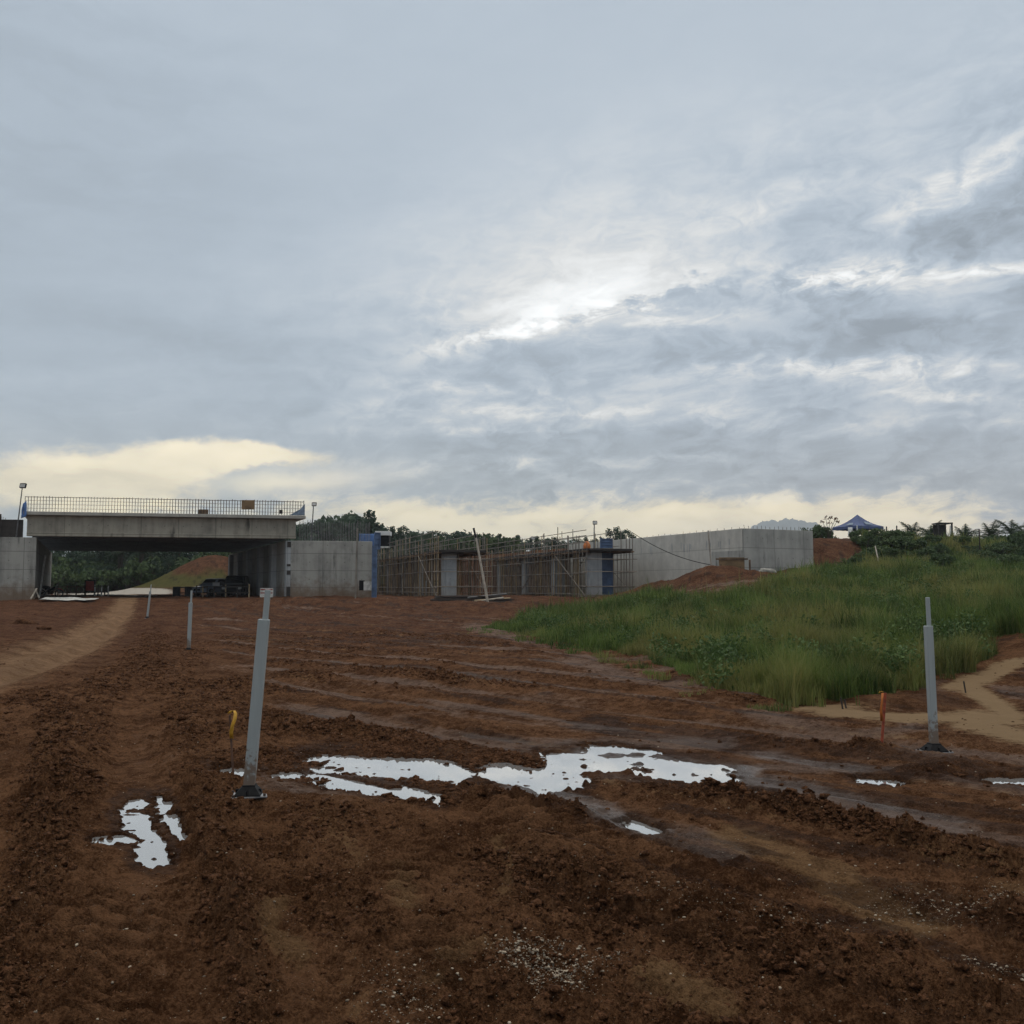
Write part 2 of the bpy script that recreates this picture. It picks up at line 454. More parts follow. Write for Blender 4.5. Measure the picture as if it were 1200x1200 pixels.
def mud_material(name='mud', clod=False):
    m, nt, bs = newmat(name)
    p = pos(nt)
    n1 = tnoise(p, 1.3, 6, 0.62); n2 = tnoise(p, 9.0, 6, 0.65); n3 = tnoise(p, 60.0, 4, 0.65)
    big = tnoise(p, 0.22, 4, 0.55)
    v = n1 * 0.30 + n2 * 0.34 + n3 * 0.36
    col = mixc(sstep(0.41, 0.60, v), (0.056, 0.0245, 0.0112), (0.208, 0.105, 0.054))
    if clod:
        col = mixc(sstep(0.40, 0.60, n2 * 0.4 + n3 * 0.6), (0.042, 0.0178, 0.0082), (0.150, 0.071, 0.036))
        nt.links.new(col, bs.inputs['Base Color'])
        bs.inputs['Roughness'].default_value = 0.75
        bs.inputs['Specular IOR Level'].default_value = 0.03
        bump(nt, bs, n3 + n2, 1.0, 0.018)
        return m
    def at2(nm):
        a = nt.nodes.new('ShaderNodeAttribute'); a.attribute_name = nm
        s = nt.nodes.new('ShaderNodeSeparateColor'); nt.links.new(a.outputs['Color'], s.inputs[0])
        return [E(s.outputs[i]) for i in range(3)] + [E(a.outputs['Alpha'])]
    flat, sand, green, track = at2('mixa')
    red, stone, paleroad, tanp = at2('mixb')
    col = mixc(red, col, mixc(sstep(0.40, 0.61, v), (0.047, 0.0208, 0.0120), (0.160, 0.079, 0.046)))
    edge = (n2 - 0.5) * 0.9 + (n1 - 0.5) * 0.6
    fl = sstep(0.30, 0.75, flat + edge)
    col = mixc(fl * 0.85, col, mixc(sstep(0.38, 0.62, v), (0.088, 0.050, 0.033), (0.215, 0.135, 0.094)))
    col = mixc(sstep(0.35, 0.75, tanp + edge) * 0.8, col, mixc(sstep(0.38, 0.62, v), (0.095, 0.052, 0.025), (0.27, 0.160, 0.080)))
    col = mixc(sstep(0.25, 0.85, track + edge * 0.5) * 0.88, col, mixc(sstep(0.4, 0.6, v), (0.165, 0.095, 0.052), (0.33, 0.205, 0.120)))
    col = mixc(sstep(0.22, 0.78, sand + edge * 1.1), col, mixc(v, (0.20, 0.130, 0.070), (0.42, 0.29, 0.17)))
    col = mixc(green, col, mixc(v, (0.050, 0.058, 0.018), (0.11, 0.12, 0.042)))
    col = mixc(sstep(0.35, 0.65, paleroad + edge * 0.4), col, mixc(n2, (0.36, 0.32, 0.27), (0.50, 0.46, 0.40)))
    vo = nt.nodes.new('ShaderNodeTexVoronoi'); vo.inputs['Scale'].default_value = 42.0
    nt.links.new(p, vo.inputs['Vector'])
    chips = (1.0 - sstep(0.16, 0.30, E(vo.outputs['Distance']))) * sstep(0.42, 0.70, stone + (n1 - 0.5) * 0.9 + (n2 - 0.5) * 0.9)
    col = mixc(chips * 0.85, col, mixc(n3, (0.20, 0.19, 0.16), (0.44, 0.42, 0.37)))
    nt.links.new(col, bs.inputs['Base Color'])
    n4 = tnoise(p, 170.0, 3, 0.6)
    wetm, film = at2('mixc')[:2]
    fi = sstep(0.25, 0.85, film + edge * 0.5)
    col = mixc(fi * 0.7, col, mixc(n2, (0.085, 0.054, 0.040), (0.17, 0.115, 0.085)))
    wt = sstep(0.35, 0.75, wetm + edge * 0.5)
    dk = nt.nodes.new('ShaderNodeMix'); dk.data_type = 'RGBA'; dk.blend_type = 'MULTIPLY'; dk.inputs[0].default_value = 1.0
    nt.links.new(col, dk.inputs[6]); dk.inputs[7].default_value = (0.50, 0.46, 0.42, 1)
    col = mixc(wt * 0.9, col, dk.outputs[2])
    nt.links.new(col, bs.inputs['Base Color'])
    wet = sstep(0.45, 0.7, n1 * 0.6 + big * 0.4)
    rough = 0.92 - wet * 0.10 - fl * 0.14 - wt * 0.16 - fi * 0.42
    nt.links.new(rough.k, bs.inputs['Roughness'])
    spl = 0.012 + fl * 0.07 + wt * 0.035 + fi * 0.26
    nt.links.new(spl.k, bs.inputs['Specular IOR Level'])
    bump(nt, bs, n3 * 1.0 + n2 * 0.8 + n4 * 0.6, 1.0, 0.030)
    return m

M['mud'] = mud_material()
M['clod'] = mud_material('clod_mud', True)

mw, nw, bw = newmat('puddle_water')
bw.inputs['Base Color'].default_value = (0.45, 0.455, 0.45, 1); bw.inputs['Metallic'].default_value = 0.6
bw.inputs['Roughness'].default_value = 0.02
bw.inputs['IOR'].default_value = 1.5
M['water'] = mw

# ------------------------------------------------------------------ terrain
def perlin(x, y, seed=0):
    xi = np.floor(x).astype(np.int64); yi = np.floor(y).astype(np.int64)
    fx = (x - xi).astype(np.float32); fy = (y - yi).astype(np.float32)
    def g(ix, iy):
        h = (ix * 374761393 + iy * 668265263 + seed * 974634777) & 0xffffffff
        h = ((h ^ (h >> 13)) * 1274126177) & 0xffffffff
        h = h ^ (h >> 16)
        a = (h & 0xffff).astype(np.float32) * np.float32(2 * math.pi / 65536)
        return np.cos(a), np.sin(a)
    ux = fx * fx * fx * (fx * (fx * 6 - 15) + 10); uy = fy * fy * fy * (fy * (fy * 6 - 15) + 10)
    def dot(ix, iy, ax, ay):
        c, s = g(ix, iy); return c * ax + s * ay
    a = dot(xi, yi, fx, fy); b = dot(xi + 1, yi, fx - 1, fy)
    c = dot(xi, yi + 1, fx, fy - 1); d = dot(xi + 1, yi + 1, fx - 1, fy - 1)
    return (a + (b - a) * ux) * (1 - uy) + (c + (d - c) * ux) * uy

def fbm(x, y, f, o, seed=0, gain=0.5):
    r = 0; a = 1.0
    for i in range(o):
        r = r + a * perlin(x * f, y * f, seed + i * 17); f *= 2.03; a *= gain
    return r

def ss(a, b, x):
    t = np.clip((x - a) / (b - a), 0, 1); return t * t * (3 - 2 * t)

def interp(x, xs, ys): return np.interp(x, xs, ys)

NF0, NFE = np.array([14.1, 60.0]), np.array([5.1, 2.6]) / math.hypot(5.1, 2.6)     # retaining wall, near face
LFD = np.array([-0.43, 1.0]) / math.hypot(0.43, 1.0)                               # and its long left face

def big_height(x, y):
    """Large-scale ground height (no clods)."""
    x = np.asarray(x, float); y = np.asarray(y, float)
    z = interp(y, [-100, 24, 36, 48, 57, 66, 100, 8000], [0, 0, 0.06, 0.22, 0.55, 0.95, 1.0, 1.0])
    u = x / np.maximum(y, 4)
    # low green slope and upper bank on the right
    us = interp(y, [12, 16, 21, 41, 60], [0.3, 0.24, 0.16, 0.02, 0.06])
    z = z + 2.1 * ss(15, 60, y) * ss(0.0, 0.26, u - us) * ss(140, 90, y)
    # bare mound at the right edge
    z = z + 1.0 * np.exp(-((x - 12.6) / 2.6) ** 2 - ((y - 19.5) / 4.5) ** 2)
    z = z - 0.16 * np.exp(-((x - 6.5) / 3.5) ** 2 - ((y - 14.4) / 1.6) ** 2)
    # spoil heap in front of the retaining wall
    z = z + 0.95 * np.exp(-((x - 11.6) / 2.6) ** 2 - ((y - 57.5) / 2.2) ** 2)
    z = z + 0.75 * np.exp(-((x - 9.2) / 2.4) ** 2 - ((y - 61.5) / 3.0) ** 2)
    # fill behind the retaining wall, running on as the bank to the right
    ax, ay = x - NF0[0], y - NF0[1]
    c = ax * NFE[0] + ay * NFE[1]
    a = -ax * NFE[1] + ay * NFE[0]
    b = ax * LFD[1] - ay * LFD[0]
    t = ss(5.6, 9.0, c)
    lo_ = 0.3 * (1 - t) + (-2.6) * t; hi_ = 1.6 * (1 - t) + 4.2 * t
    tt = np.clip((a - lo_) / (hi_ - lo_), 0, 1); fa = tt * tt * (3 - 2 * tt)
    fb = ss(0.35, 1.6, b)
    fill = fa * fb * ss(170, 140, y) 
    z = z + (5.15 - z) * fill
    # fills behind the two abutments of the bridge
    for (p0, p1) in ((AB['R0'], AB['R1']), (AB['L0'], AB['L1'])):
        e = np.array([p1[0] - p0[0], p1[1] - p0[1]]); e = e / np.hypot(*e)
        w = np.array([-0.395, 0.919])
        ax, ay = x - p0[0], y - p0[1]
        det = e[0] * w[1] - e[1] * w[0]
        s_ = (ax * w[1] - ay * w[0]) / det; t_ = (e[0] * ay - e[1] * ax) / det
        ln = math.hypot(p1[0] - p0[0], p1[1] - p0[1])
        z = z + (4.7 - z) * ss(1.0, 1.6, s_) * ss(ln - 0.7, ln - 1.4, s_) * ss(0.7, 1.8, t_) * ss(34, 31, t_)
    # mound seen through the bridge
    z = z + 4.7 * np.exp(-((x + 36.5) / 7.0) ** 2 - ((y - 121) / 7.0) ** 2)
    # gentle rise under the far wood
    z = z + 2.2 * ss(118, 175, y) * ss(0.12, -0.02, u)
    return z

def project(x, y, z):
    vx, vy, vz = x, y, z - EYE
    dpt = vy * CP + vz * SP
    up = -vy * SP + vz * CP
    dpt = np.where(dpt > 0.2, dpt, 0.2)
    return 600 + F * vx / dpt, 600 - F * up / dpt

# the bridge axis frame is needed by the terrain
BO = np.array([-33.0, 66.0]); BE = np.array([0.976, 0.216]); BW = np.array([-0.395, 0.919])
def bxy(s, t): p = BO + BE * s + BW * t; return (float(p[0]), float(p[1]))
def s_at(px, t=0.0):
    k = (px - 600) / F * 1.0
    o = BO + BW * t
    # px defined at the horizon row: x = k' y with the row's ray
    r = ray(px, 680); k = r.x / r.y
    return (k * o[1] - o[0]) / (BE[0] - k * BE[1])
S_L, S_R, S_RE = s_at(41), s_at(335), s_at(436)
AB = {'L0': bxy(-14, 0), 'L1': bxy(S_L, 0), 'R0': bxy(S_R, 0), 'R1': bxy(S_RE, 0)}

def hz(x, y): return float(big_height(np.array([x]), np.array([y]))[0])

def ground(px, py, dmin=2.0, dmax=140.0):
    """World point where the pixel's ray meets the smooth ground."""
    r = ray(px, py)
    ds = np.geomspace(dmin, dmax, 1500)
    zz = EYE + r.z * ds / r.y
    h = big_height(r.x * ds / r.y, ds)
    k = np.argmax(zz <= h)
    d = ds[k] if zz[k] <= h[k] else dmax
    return Vector((r.x * d / r.y, d, float(h[k])))

def cap(PX, PY, pts, rx, ry):
    """Normalised distance (in radii) to a polyline laid out as the photograph shows it on the ground."""
    best = np.full(PX.shape, 1e9)
    for (x0, y0), (x1, y1) in zip(pts[:-1], pts[1:]):
        ax, ay = x0 / rx, y0 / ry; bx, by = x1 / rx - ax, y1 / ry - ay
        qx, qy = PX / rx - ax, PY / ry - ay
        t = np.clip((qx * bx + qy * by) / (bx * bx + by * by + 1e-9), 0, 1)
        best = np.minimum(best, np.hypot(qx - t * bx, qy - t * by))
    return best

def bell(d): return np.exp(-d * d)

PUDDLES = [   # outline chains (photo px), radii
    ('wide', [([(372, 887), (420, 890), (490, 891), (532, 899), (550, 907)], 24, 12), ([(470, 894), (520, 897)], 30, 13),
              ([(585, 897), (620, 902), (640, 911), (660, 909), (672, 899)], 22, 13), ([(655, 885), (700, 887), (745, 891), (828, 899)], 30, 12),
              ([(700, 872), (750, 875)], 20, 5),
              ([(352, 905), (400, 912), (440, 920)], 16, 8), ([(465, 918), (515, 929)], 15, 7.5)], (600, 893)),
    ('left', [([(160, 940), (158, 965), (175, 990)], 20, 14), ([(110, 975), (140, 972)], 10, 5), ([(186, 930), (200, 952), (206, 968)], 8, 9)], (165, 965)),
    ('slot', [([(735, 955), (768, 967)], 12, 6)], (750, 961)),
    ('edge', [([(1165, 906), (1260, 908)], 20, 6.0)], (1200, 906)),
    ('specks', [([(258, 894), (282, 895)], 14, 6), ([(318, 900), (338, 900)], 11, 5)], (290, 896)),
    ('chips', [([(1005, 905), (1050, 909)], 10, 4.5), ([(880, 918), (905, 922)], 9, 4)], (1000, 910)),
]
WATER_Z = -0.062

def terrain():
    rows = [-60, -35, -20, -10, -5, -2, 0, 1.0, 1.8, 2.4]
    y = 2.8
    while y < 72:
        rows.append(y); y += max(0.011, 0.0058 * (y / 3.2) ** 1.62)
    while y < 170:
        rows.append(y); y += 0.9
    while y < 9000:
        rows.append(y); y *= 1.18
    rows = np.array(rows)
    dense = np.linspace(-0.57, 0.57, 1080)
    side = 0.57 + np.cumsum(np.geomspace(0.004, 1.6, 34))
    us = np.concatenate([-side[::-1], dense, side])
    wy = np.maximum(rows, 1.5) + 2.0
    Y = np.repeat(rows[:, None], len(us), 1); X = wy[:, None] * us[None, :]
    nr, nc = Y.shape
    x, y = X.ravel(), Y.ravel()
    zb = big_height(x, y)
    PX, PY = project(x, y, zb)
    front = y > 2.0
    PX = np.where(front, PX, -9999.0)
    n = len(x)
    rough = np.full(n, 0.62) - 0.26 * ss(0.0, 3.0, x + 0.20 * y - 1.2) * ss(4, 8, y); dz = np.zeros(n)
    flat = np.zeros(n); sand = np.zeros(n); green = np.zeros(n); track = np.zeros(n)
    red = np.zeros(n); stone = np.zeros(n); pale = np.zeros(n); tan = np.zeros(n)
    wn = fbm(x, y, 0.35, 4, 3)
    wob = fbm(x, y, 1.4, 4, 40)
    # slow undulation and dozer passes running down the site
    dz += 0.06 * fbm(x, y, 0.16, 3, 8) * ss(4, 9, y)
    lane = fbm(x * 1.0 + 0.06 * y, y * 0.10, 0.55, 4, 21)
    dz += 0.045 * lane * ss(70, 40, y)
    rough += 0.35 * wn + 0.55 * np.clip(lane, -0.3, 0.5)
    PXw = PX + wob * 14 * np.clip(12 / np.maximum(y, 3), 0, 2); PYw = PY + wob * 5 * np.clip(12 / np.maximum(y, 3), 0, 2)
    # smooth, wheel-pressed flats
    for pts, rx, ry, k in [
            ([(590, 925), (700, 950), (800, 980), (850, 1000)], 34, 15, 1.0), ([(690, 905), (860, 905), (1000, 940), (1210, 990)], 40, 12, 0.9),
            ([(600, 868), (760, 866), (900, 868), (1060, 850)], 60, 8, 0.8), ([(860, 895), (1000, 895), (1120, 905), (1230, 925)], 60, 9, 0.8),
            ([(300, 905), (350, 925), (400, 930)], 30, 10, 0.7), ([(1000, 870), (1120, 885), (1220, 890)], 40, 8, 0.7),
            ([(560, 735), (640, 765), (780, 805), (900, 838), (1000, 858)], 30, 8, 0.75), ([(420, 800), (560, 812), (700, 820)], 60, 5, 0.5),
            ([(350, 845), (500, 838), (650, 842)], 60, 5, 0.5), ([(230, 780), (330, 790), (420, 780)], 50, 6, 0.4)]:
        b = bell(cap(PXw, PYw, pts, rx, ry)) * k
        flat = np.maximum(flat, b)
    rough *= 1 - 0.8 * np.clip(flat * 1.2, 0, 1)
    for pts, rx, ry, k in [([(325, 1060), (320, 1100), (350, 1110)], 26, 22, 1.0), ([(860, 980), (950, 1010), (1010, 1050), (1080, 1080)], 40, 17, 1.0),
                           ([(470, 1020), (480, 1060)], 26, 20, 0.6), ([(590, 990), (600, 1050)], 22, 22, 0.6), ([(380, 960), (420, 1010)], 30, 20, 0.5),
                           ([(560, 1110), (520, 1140)], 50, 16, 0.6), ([(780, 1150), (830, 1190)], 50, 20, 0.8), ([(1180, 1030), (1210, 1050)], 60, 15, 0.6),
                           ([(420, 1110), (400, 1180)], 60, 25, 0.4), ([(950, 1110), (1100, 1130)], 80, 15, 0.4), ([(730, 760), (760, 790)], 50, 8, 0.4)]:
        tan = np.maximum(tan, bell(cap(PXw, PYw, pts, rx, ry)) * k)
    rough *= 1 - 0.55 * np.clip(tan, 0, 1)
    # the tan haul track bending in from the left
    trk = cap(PX, PY, [(-120, 828), (0, 783), (55, 766), (100, 748), (128, 731), (143, 715), (150, 700)], 1, 1)
    tw = interp(PY, [698, 712, 728, 750, 790, 840], [14, 16, 20, 23, 26, 36]) * (1 + 0.25 * wob)
    track = np.maximum(track, np.exp(-(trk / tw) ** 2 * 1.1))
    rough *= 1 - 0.75 * track
    dz += (-0.06 * track + 0.09 * track * np.cos(trk / tw * 7 + 0.6 * wob)) * ss(60, 48, y)
    trk2 = bell(cap(PXw, PYw, [(190, 735), (190, 800), (200, 860)], 10, 20))
    flat = np.maximum(flat, 0.45 * trk2)
    # ridges thrown up by wheels: (polyline, rx, ry, height, roughness)
    for pts, rx, ry, h, k in [
            ([(255, 884), (330, 884), (380, 895), (440, 902), (500, 911), (565, 922)], 12, 4, 0.08, 0.9),
            ([(330, 853), (430, 862), (520, 872), (600, 882), (650, 890)], 14, 5.5, 0.11, 0.9),
            ([(330, 900), (410, 920), (500, 932), (580, 938), (680, 955)], 16, 6, 0.07, 0.8),
            ([(725, 893), (760, 903), (830, 918), (900, 930)], 14, 7, 0.07, 0.9),
            ([(620, 886), (650, 884)], 16, 7, 0.12, 0.9), ([(725, 895), (748, 898)], 14, 7, 0.09, 0.9),
            ([(840, 925), (960, 958), (1050, 982), (1130, 1000), (1230, 1030)], 18, 8, 0.08, 0.9),
            ([(1070, 900), (1130, 905), (1230, 918)], 18, 5, 0.06, 0.7), ([(880, 868), (960, 872), (1040, 878)], 22, 5, 0.07, 0.7),
            ([(180, 740), (200, 800), (222, 870), (240, 930), (262, 1010), (280, 1085), (300, 1210)], 30, 14, 0.10, 0.85),
            ([(270, 1070), (285, 1095)], 30, 20, 0.12, 0.9),
            ([(70, 830), (62, 900), (52, 970), (35, 1060), (-20, 1160)], 22, 14, 0.11, 0.85),
            ([(125, 800), (110, 870), (90, 930)], 22, 12, 0.05, 0.3),
            ([(600, 700), (660, 738), (760, 770), (830, 805), (900, 825)], 18, 5, 0.10, 0.9),
            ([(430, 740), (560, 752), (640, 772)], 40, 3, 0.10, 0.5), ([(250, 805), (420, 790), (600, 805)], 60, 3, 0.07, 0.5),
            ([(560, 790), (700, 800), (830, 830)], 60, 3, 0.06, 0.5), ([(690, 1040), (705, 1045)], 20, 9, 0.07, 0.8),
            ([(1050, 985), (1070, 990)], 15, 8, 0.07, 0.8), ([(1180, 1068), (1200, 1072)], 20, 12, 0.09, 0.8), ([(1052, 1115), (1062, 1120)], 22, 12, 0.08, 0.8),
            ([(820, 1120), (830, 1125)], 14, 8, 0.05, 0.6), ([(1160, 1180), (1180, 1190)], 26, 16, 0.07, 0.8)]:
        b = bell(cap(PXw, PYw, pts, rx, ry))
        dz += h * b * (0.75 + 0.7 * wob)
        rough += k * b
        flat *= 1 - 0.9 * b; tan *= 1 - 0.9 * b
    # ruts
    for pts, rx, ry, h in [([(150, 800), (155, 900), (165, 1000), (150, 1100), (130, 1210)], 34, 20, 0.05), ([(345, 1000), (380, 1100), (420, 1210)], 30, 20, 0.02),
                           ([(600, 930), (720, 958), (850, 1000), (1010, 1050), (1200, 1110)], 30, 10, 0.03)]:
        dz -= h * bell(cap(PXw, PYw, pts, rx, ry))
    # two families of wheel lanes: straight down from the bridge, and diagonally to the right
    nA, aA = (x + 0.37 * y) * 0.938, y * 1.06 - 0.35 * x
    nB, aB = x * 0.74 + y * 0.67, x * 0.67 - y * 0.74
    wA = ss(2.6, 0.9, nA + 0.5 * wn)
    for w_, nn, aa, sd in ((wA, nA, aA, 120), (1 - wA, nB, aB, 140)):
        wav = nn + 0.10 * perlin(nn * 0.4, aa * 0.25, sd)
        lane1 = perlin(wav * 1.15, aa * 0.05, sd + 1); lane2 = perlin(wav * 3.1, aa * 0.13, sd + 2); lane3 = perlin(wav * 8.0, aa * 0.45, sd + 3)
        lf_ = w_ * (0.55 if sd == 120 else 1.0) * ss(80, 45, y) * (1 - 0.6 * np.clip(tan, 0, 1))
        dz += lf_ * (0.11 * lane1 + 0.085 * (0.28 - np.abs(lane2)) + 0.032 * (0.25 - np.abs(lane3)) * ss(26, 12, y))
        pressed = ss(0.06, 0.34, -lane1 + 0.25 * wn)
        rough *= 1 - 0.65 * lf_ * pressed
        rough += 0.45 * lf_ * ss(0.05, 0.4, lane1)
        tread = lf_ * pressed * ss(-0.15, 0.25, perlin(aa * 0.35, nn * 0.8, sd + 5)) * ss(22, 9, y)
        chev = np.abs(((wav / 0.46) % 1.0) - 0.5) * 1.1
        ph = (aa / 0.125 + chev + 0.25 * perlin(x * 3, y * 3, sd + 6)) % 1.0
        dz += 0.024 * tread * (ss(0.0, 0.22, ph) * ss(1.0, 0.55, ph) - 0.55)
        flat = np.maximum(flat, lf_ * np.where(sd == 140, 0.80, 0.50) * ss(0.10, 0.42, -lane1 + 0.35 * lane2 + 0.2 * wn))
        tan = np.maximum(tan, lf_ * 0.50 * ss(0.10, 0.4, lane2 + 0.5 * lane1 + 0.3 * wn))
    wetf = np.clip(ss(0.05, 0.45, perlin(x * 0.22, y * 0.13, 160) + 0.25 * wob) * ss(30, 12, y), 0, 1) * 0.65
    for w_, nn, aa, sd in ((wA, nA, aA, 120), (1 - wA, nB, aB, 140)):
        wetf = np.maximum(wetf, w_ * (0.45 if sd == 120 else 0.85) * ss(0.06, 0.26, 0.22 * wob + perlin(nn * 1.9, aa * 0.10, sd + 8) + 0.35 * perlin(nn * 5.0, aa * 0.3, sd + 9)))
    filmf = np.zeros(n)
    for pts, rx, ry, k in [([(690, 880), (770, 888), (870, 900)], 40, 10, 1.0), ([(610, 920), (700, 946), (760, 968)], 30, 12, 0.8), ([(360, 897), (520, 908)], 30, 10, 0.5),
                           ([(860, 905), (1000, 935), (1130, 965)], 40, 10, 0.55), ([(900, 880), (1010, 900)], 40, 7, 0.5), ([(300, 925), (350, 930)], 22, 8, 0.5)]:
        filmf = np.maximum(filmf, k * bell(cap(PXw, PYw, pts, rx, ry)))
    rough *= 1 - 0.6 * filmf
    # crawler cleat marks across the lanes
    cle = bell(cap(PXw, PYw, [(150, 960), (150, 1060), (120, 1210)], 70, 40)) + bell(cap(PXw, PYw, [(560, 930), (700, 1020), (860, 1120), (960, 1210)], 60, 24)) * 0.8 \
        + bell(cap(PXw, PYw, [(470, 960), (500, 1080), (540, 1210)], 50, 30)) * 0.7
    cs = np.sin((y + 0.22 * x + 0.16 * wob) * 2 * math.pi / 0.165)
    clm = np.clip(cle, 0, 1) * np.clip(0.55 + 1.6 * perlin(x * 0.9, y * 0.9, 170), 0, 1.2) * ss(16, 9, y)
    rough *= 1 - 0.62 * np.clip(clm, 0, 1)
    dz += 0.062 * clm * np.sign(cs) * np.abs(cs) ** 0.6
    # earth: clods of every size
    fade = ss(90, 20, y)
    c1 = np.abs(perlin(x * 2.1 + wob, y * 2.1, 51)); c2 = np.abs(perlin(x * 5.3, y * 5.3 + wob, 52))
    c3 = np.abs(perlin(x * 12.0, y * 12.0, 53)); c4 = np.abs(perlin(x * 27.0, y * 27.0, 54)); c5 = np.abs(perlin(x * 60.0, y * 60.0, 55))
    rough = np.clip(rough, 0.06, 1.7) * (1 + 0.30 * ss(11, 6, y))
    r2 = 1 - 2.2 * np.abs(perlin(x * 3.4 + 0.3 * wob, y * 3.4, 56)); r3 = 1 - 2.2 * np.abs(perlin(x * 8.1, y * 8.1 + 0.4 * wob, 57)); r4 = 1 - 2.2 * np.abs(perlin(x * 19.0, y * 19.0, 58))
    c6 = perlin(x * 115.0, y * 115.0, 59)
    dz += rough * (0.075 * (c1 - 0.24) + 0.075 * (c2 - 0.24) + 0.030 * (r2 - .5) * np.clip(0.6 + wob, 0.1, 1.5) + 0.022 * (r3 - .5) * ss(34, 14, y) + 0.070 * (c3 - 0.24) * ss(34, 14, y)
                   + 0.048 * (c4 - 0.24) * ss(20, 9, y) + 0.018 * (r4 - .5) * ss(16, 8, y) + 0.028 * (c5 - 0.24) * ss(11, 6, y) + 0.007 * c6 * ss(8, 5, y))
    dz += 0.006 * perlin(x * 9, y * 9, 77)
    # farther off: red broken earth, heaps in front of the abutment and the scaffolds
    far = ss(26, 50, y) * ss(110, 80, y)
    red = np.maximum(red, ss(13, 40, y) * 0.9)
    heap = bell(cap(PX, PY, [(300, 712), (380, 706), (470, 712), (600, 716)], 60, 7)) * ss(40, 48, y) * ss(66, 60, y)
    dz += heap * 0.35 * (0.5 + 1.2 * fbm(x, y, 0.35, 3, 91)) + far * 0.22 * fbm(x, y, 0.22, 4, 97) + far * 0.10 * np.abs(fbm(x, y, 0.9, 3, 98))
    # sand in the drainage channel
    for pts, rx, ry in [([(955, 828), (1010, 827), (1045, 822)], 24, 5), ([(985, 834), (1060, 839), (1140, 840), (1175, 843)], 34, 6), ([(1160, 792), (1128, 800), (1150, 815), (1185, 838)], 15, 7),
                        ([(1195, 775), (1160, 792), (1115, 803)], 14, 5), ([(1150, 850), (1215, 866)], 30, 7)]:
        sand = np.maximum(sand, bell(cap(PXw, PYw, pts, rx, ry) * 0.85) * ss(28, 22, y))
    spit = bell(cap(PX, PY, [(1025, 822), (1090, 822)], 34, 7))
    sand *= 1 - 0.85 * spit; dz += spit * 0.10
    rough_sand = np.clip(sand * 1.3, 0, 1)
    dz *= 1 - 0.75 * rough_sand
    # green soil under the grass
    green = grass_mask(x, y, zb)
    # pale road under and beyond the bridge
    ax, ay = x - BO[0], y - BO[1]
    det = BE[0] * BW[1] - BE[1] * BW[0]
    s_ = (ax * BW[1] - ay * BW[0]) / det; t_ = (BE[0] * ay - BE[1] * ax) / det
    inside = ss(S_L - 0.5, S_L + 0.5, s_) * ss(S_R + 3, S_R, s_)
    pale = ss(11, 16, t_ + 0.4 * (s_ - 5)) * ss(1.0, 2.5, s_ - S_L) * ss(13.5, 10.5, s_ + 0.12 * t_) * ss(75, 60, t_)
    pale = np.maximum(pale, ss(38, 42, t_) * ss(70, 64, t_) * ss(-12, -4, s_) * ss(16, 10, s_))
    moundm = np.exp(-((x + 36.5) / 7.0) ** 2 - ((y - 121) / 7.0) ** 2)
    green = np.maximum(green, ss(0.10, 0.2, moundm) * ss(0.62, 0.45, moundm + 0.25 * wn) * 0.75)
    pale *= 1 - ss(0.1, 0.2, moundm)
    green = np.maximum(green, ss(128, 135, y) * ss(0.2, 0.1, x / np.maximum(y, 1)) * 0.9)
    wall = ss(0.5, 0.8, fbm(x, y, 0.3, 3, 5))
    # gravel
    for pts, rx, ry, k in [([(620, 1120), (660, 1150)], 48, 24, 1.0), ([(700, 1115), (740, 1118)], 30, 9, 0.7), ([(1060, 1055), (1130, 1070), (1180, 1050)], 60, 18, 0.42),
                           ([(1150, 1130), (1200, 1140)], 40, 18, 0.35), ([(480, 1140), (480, 1190)], 70, 20, 0.42), ([(760, 1060), (920, 1090)], 90, 20, 0.36)]:
        stone = np.maximum(stone, bell(cap(PXw, PYw, pts, rx, ry)) * k)
    # keep the smooth ground above the water line except in the puddle basins
    near = ss(40, 26, y)
    floor_ = WATER_Z + 0.012
    zz = dz
    nearp = np.zeros(n)
    for _, chains, _c in PUDDLES:
        for pts, rx, ry in chains:
            nearp = np.maximum(nearp, 1 - ss(3.0, 5.0, cap(PX, PY, pts, rx, ry)))
    zz = zz * (1 - nearp) + np.maximum(zz, floor_) * nearp
    for _, chains, _c in PUDDLES:
        for pts, rx, ry in chains:
            dd = cap(PX + wob * 12 + (c2 - .24) * 30 + (c3 - .24) * 20, PY + wob * 4 + (c2 - .24) * 8 + (c3 - .24) * 5, pts, rx, ry)
            ap = (1 - ss(1.1, 3.4, dd)) * (0.5 if _ in ('wide', 'rut') else 0.8)
            zz = zz * (1 - ap) + (WATER_Z + 0.020) * ap
            basin = 1 - ss(0.75, 1.30, dd)
            tgt = WATER_Z - 0.030 + 0.19 * np.maximum(c2 - 0.345, 0) + 0.14 * np.maximum(c3 - 0.36, 0) + 0.10 * np.maximum(wob - 0.22, 0) + 0.05 * np.maximum(c4 - .34, 0)
            zz = zz * (1 - basin) + np.minimum(zz, tgt) * basin
            flat = np.maximum(flat, 0.0)
            wetf = np.maximum(wetf, ss(2.8, 1.2, dd) * 0.8)
            rim = bell((dd - 1.1) / 0.5) * 0.7
            flat *= 1 - rim
    wetf *= 1 - rough_sand; flat *= 1 - rough_sand; tan *= 1 - rough_sand
    z = zb + zz * np.clip(1 - np.abs(big_slope(x, y)) * 0, 0, 1)
    V = np.stack([x, y, z], 1)
    idx = np.arange(nr * nc).reshape(nr, nc)
    Fq = np.stack([idx[:-1, :-1], idx[:-1, 1:], idx[1:, 1:], idx[1:, :-1]], -1).reshape(-1, 4)
    o = rawmesh('ground', V, Fq, M['mud'], smooth=True)
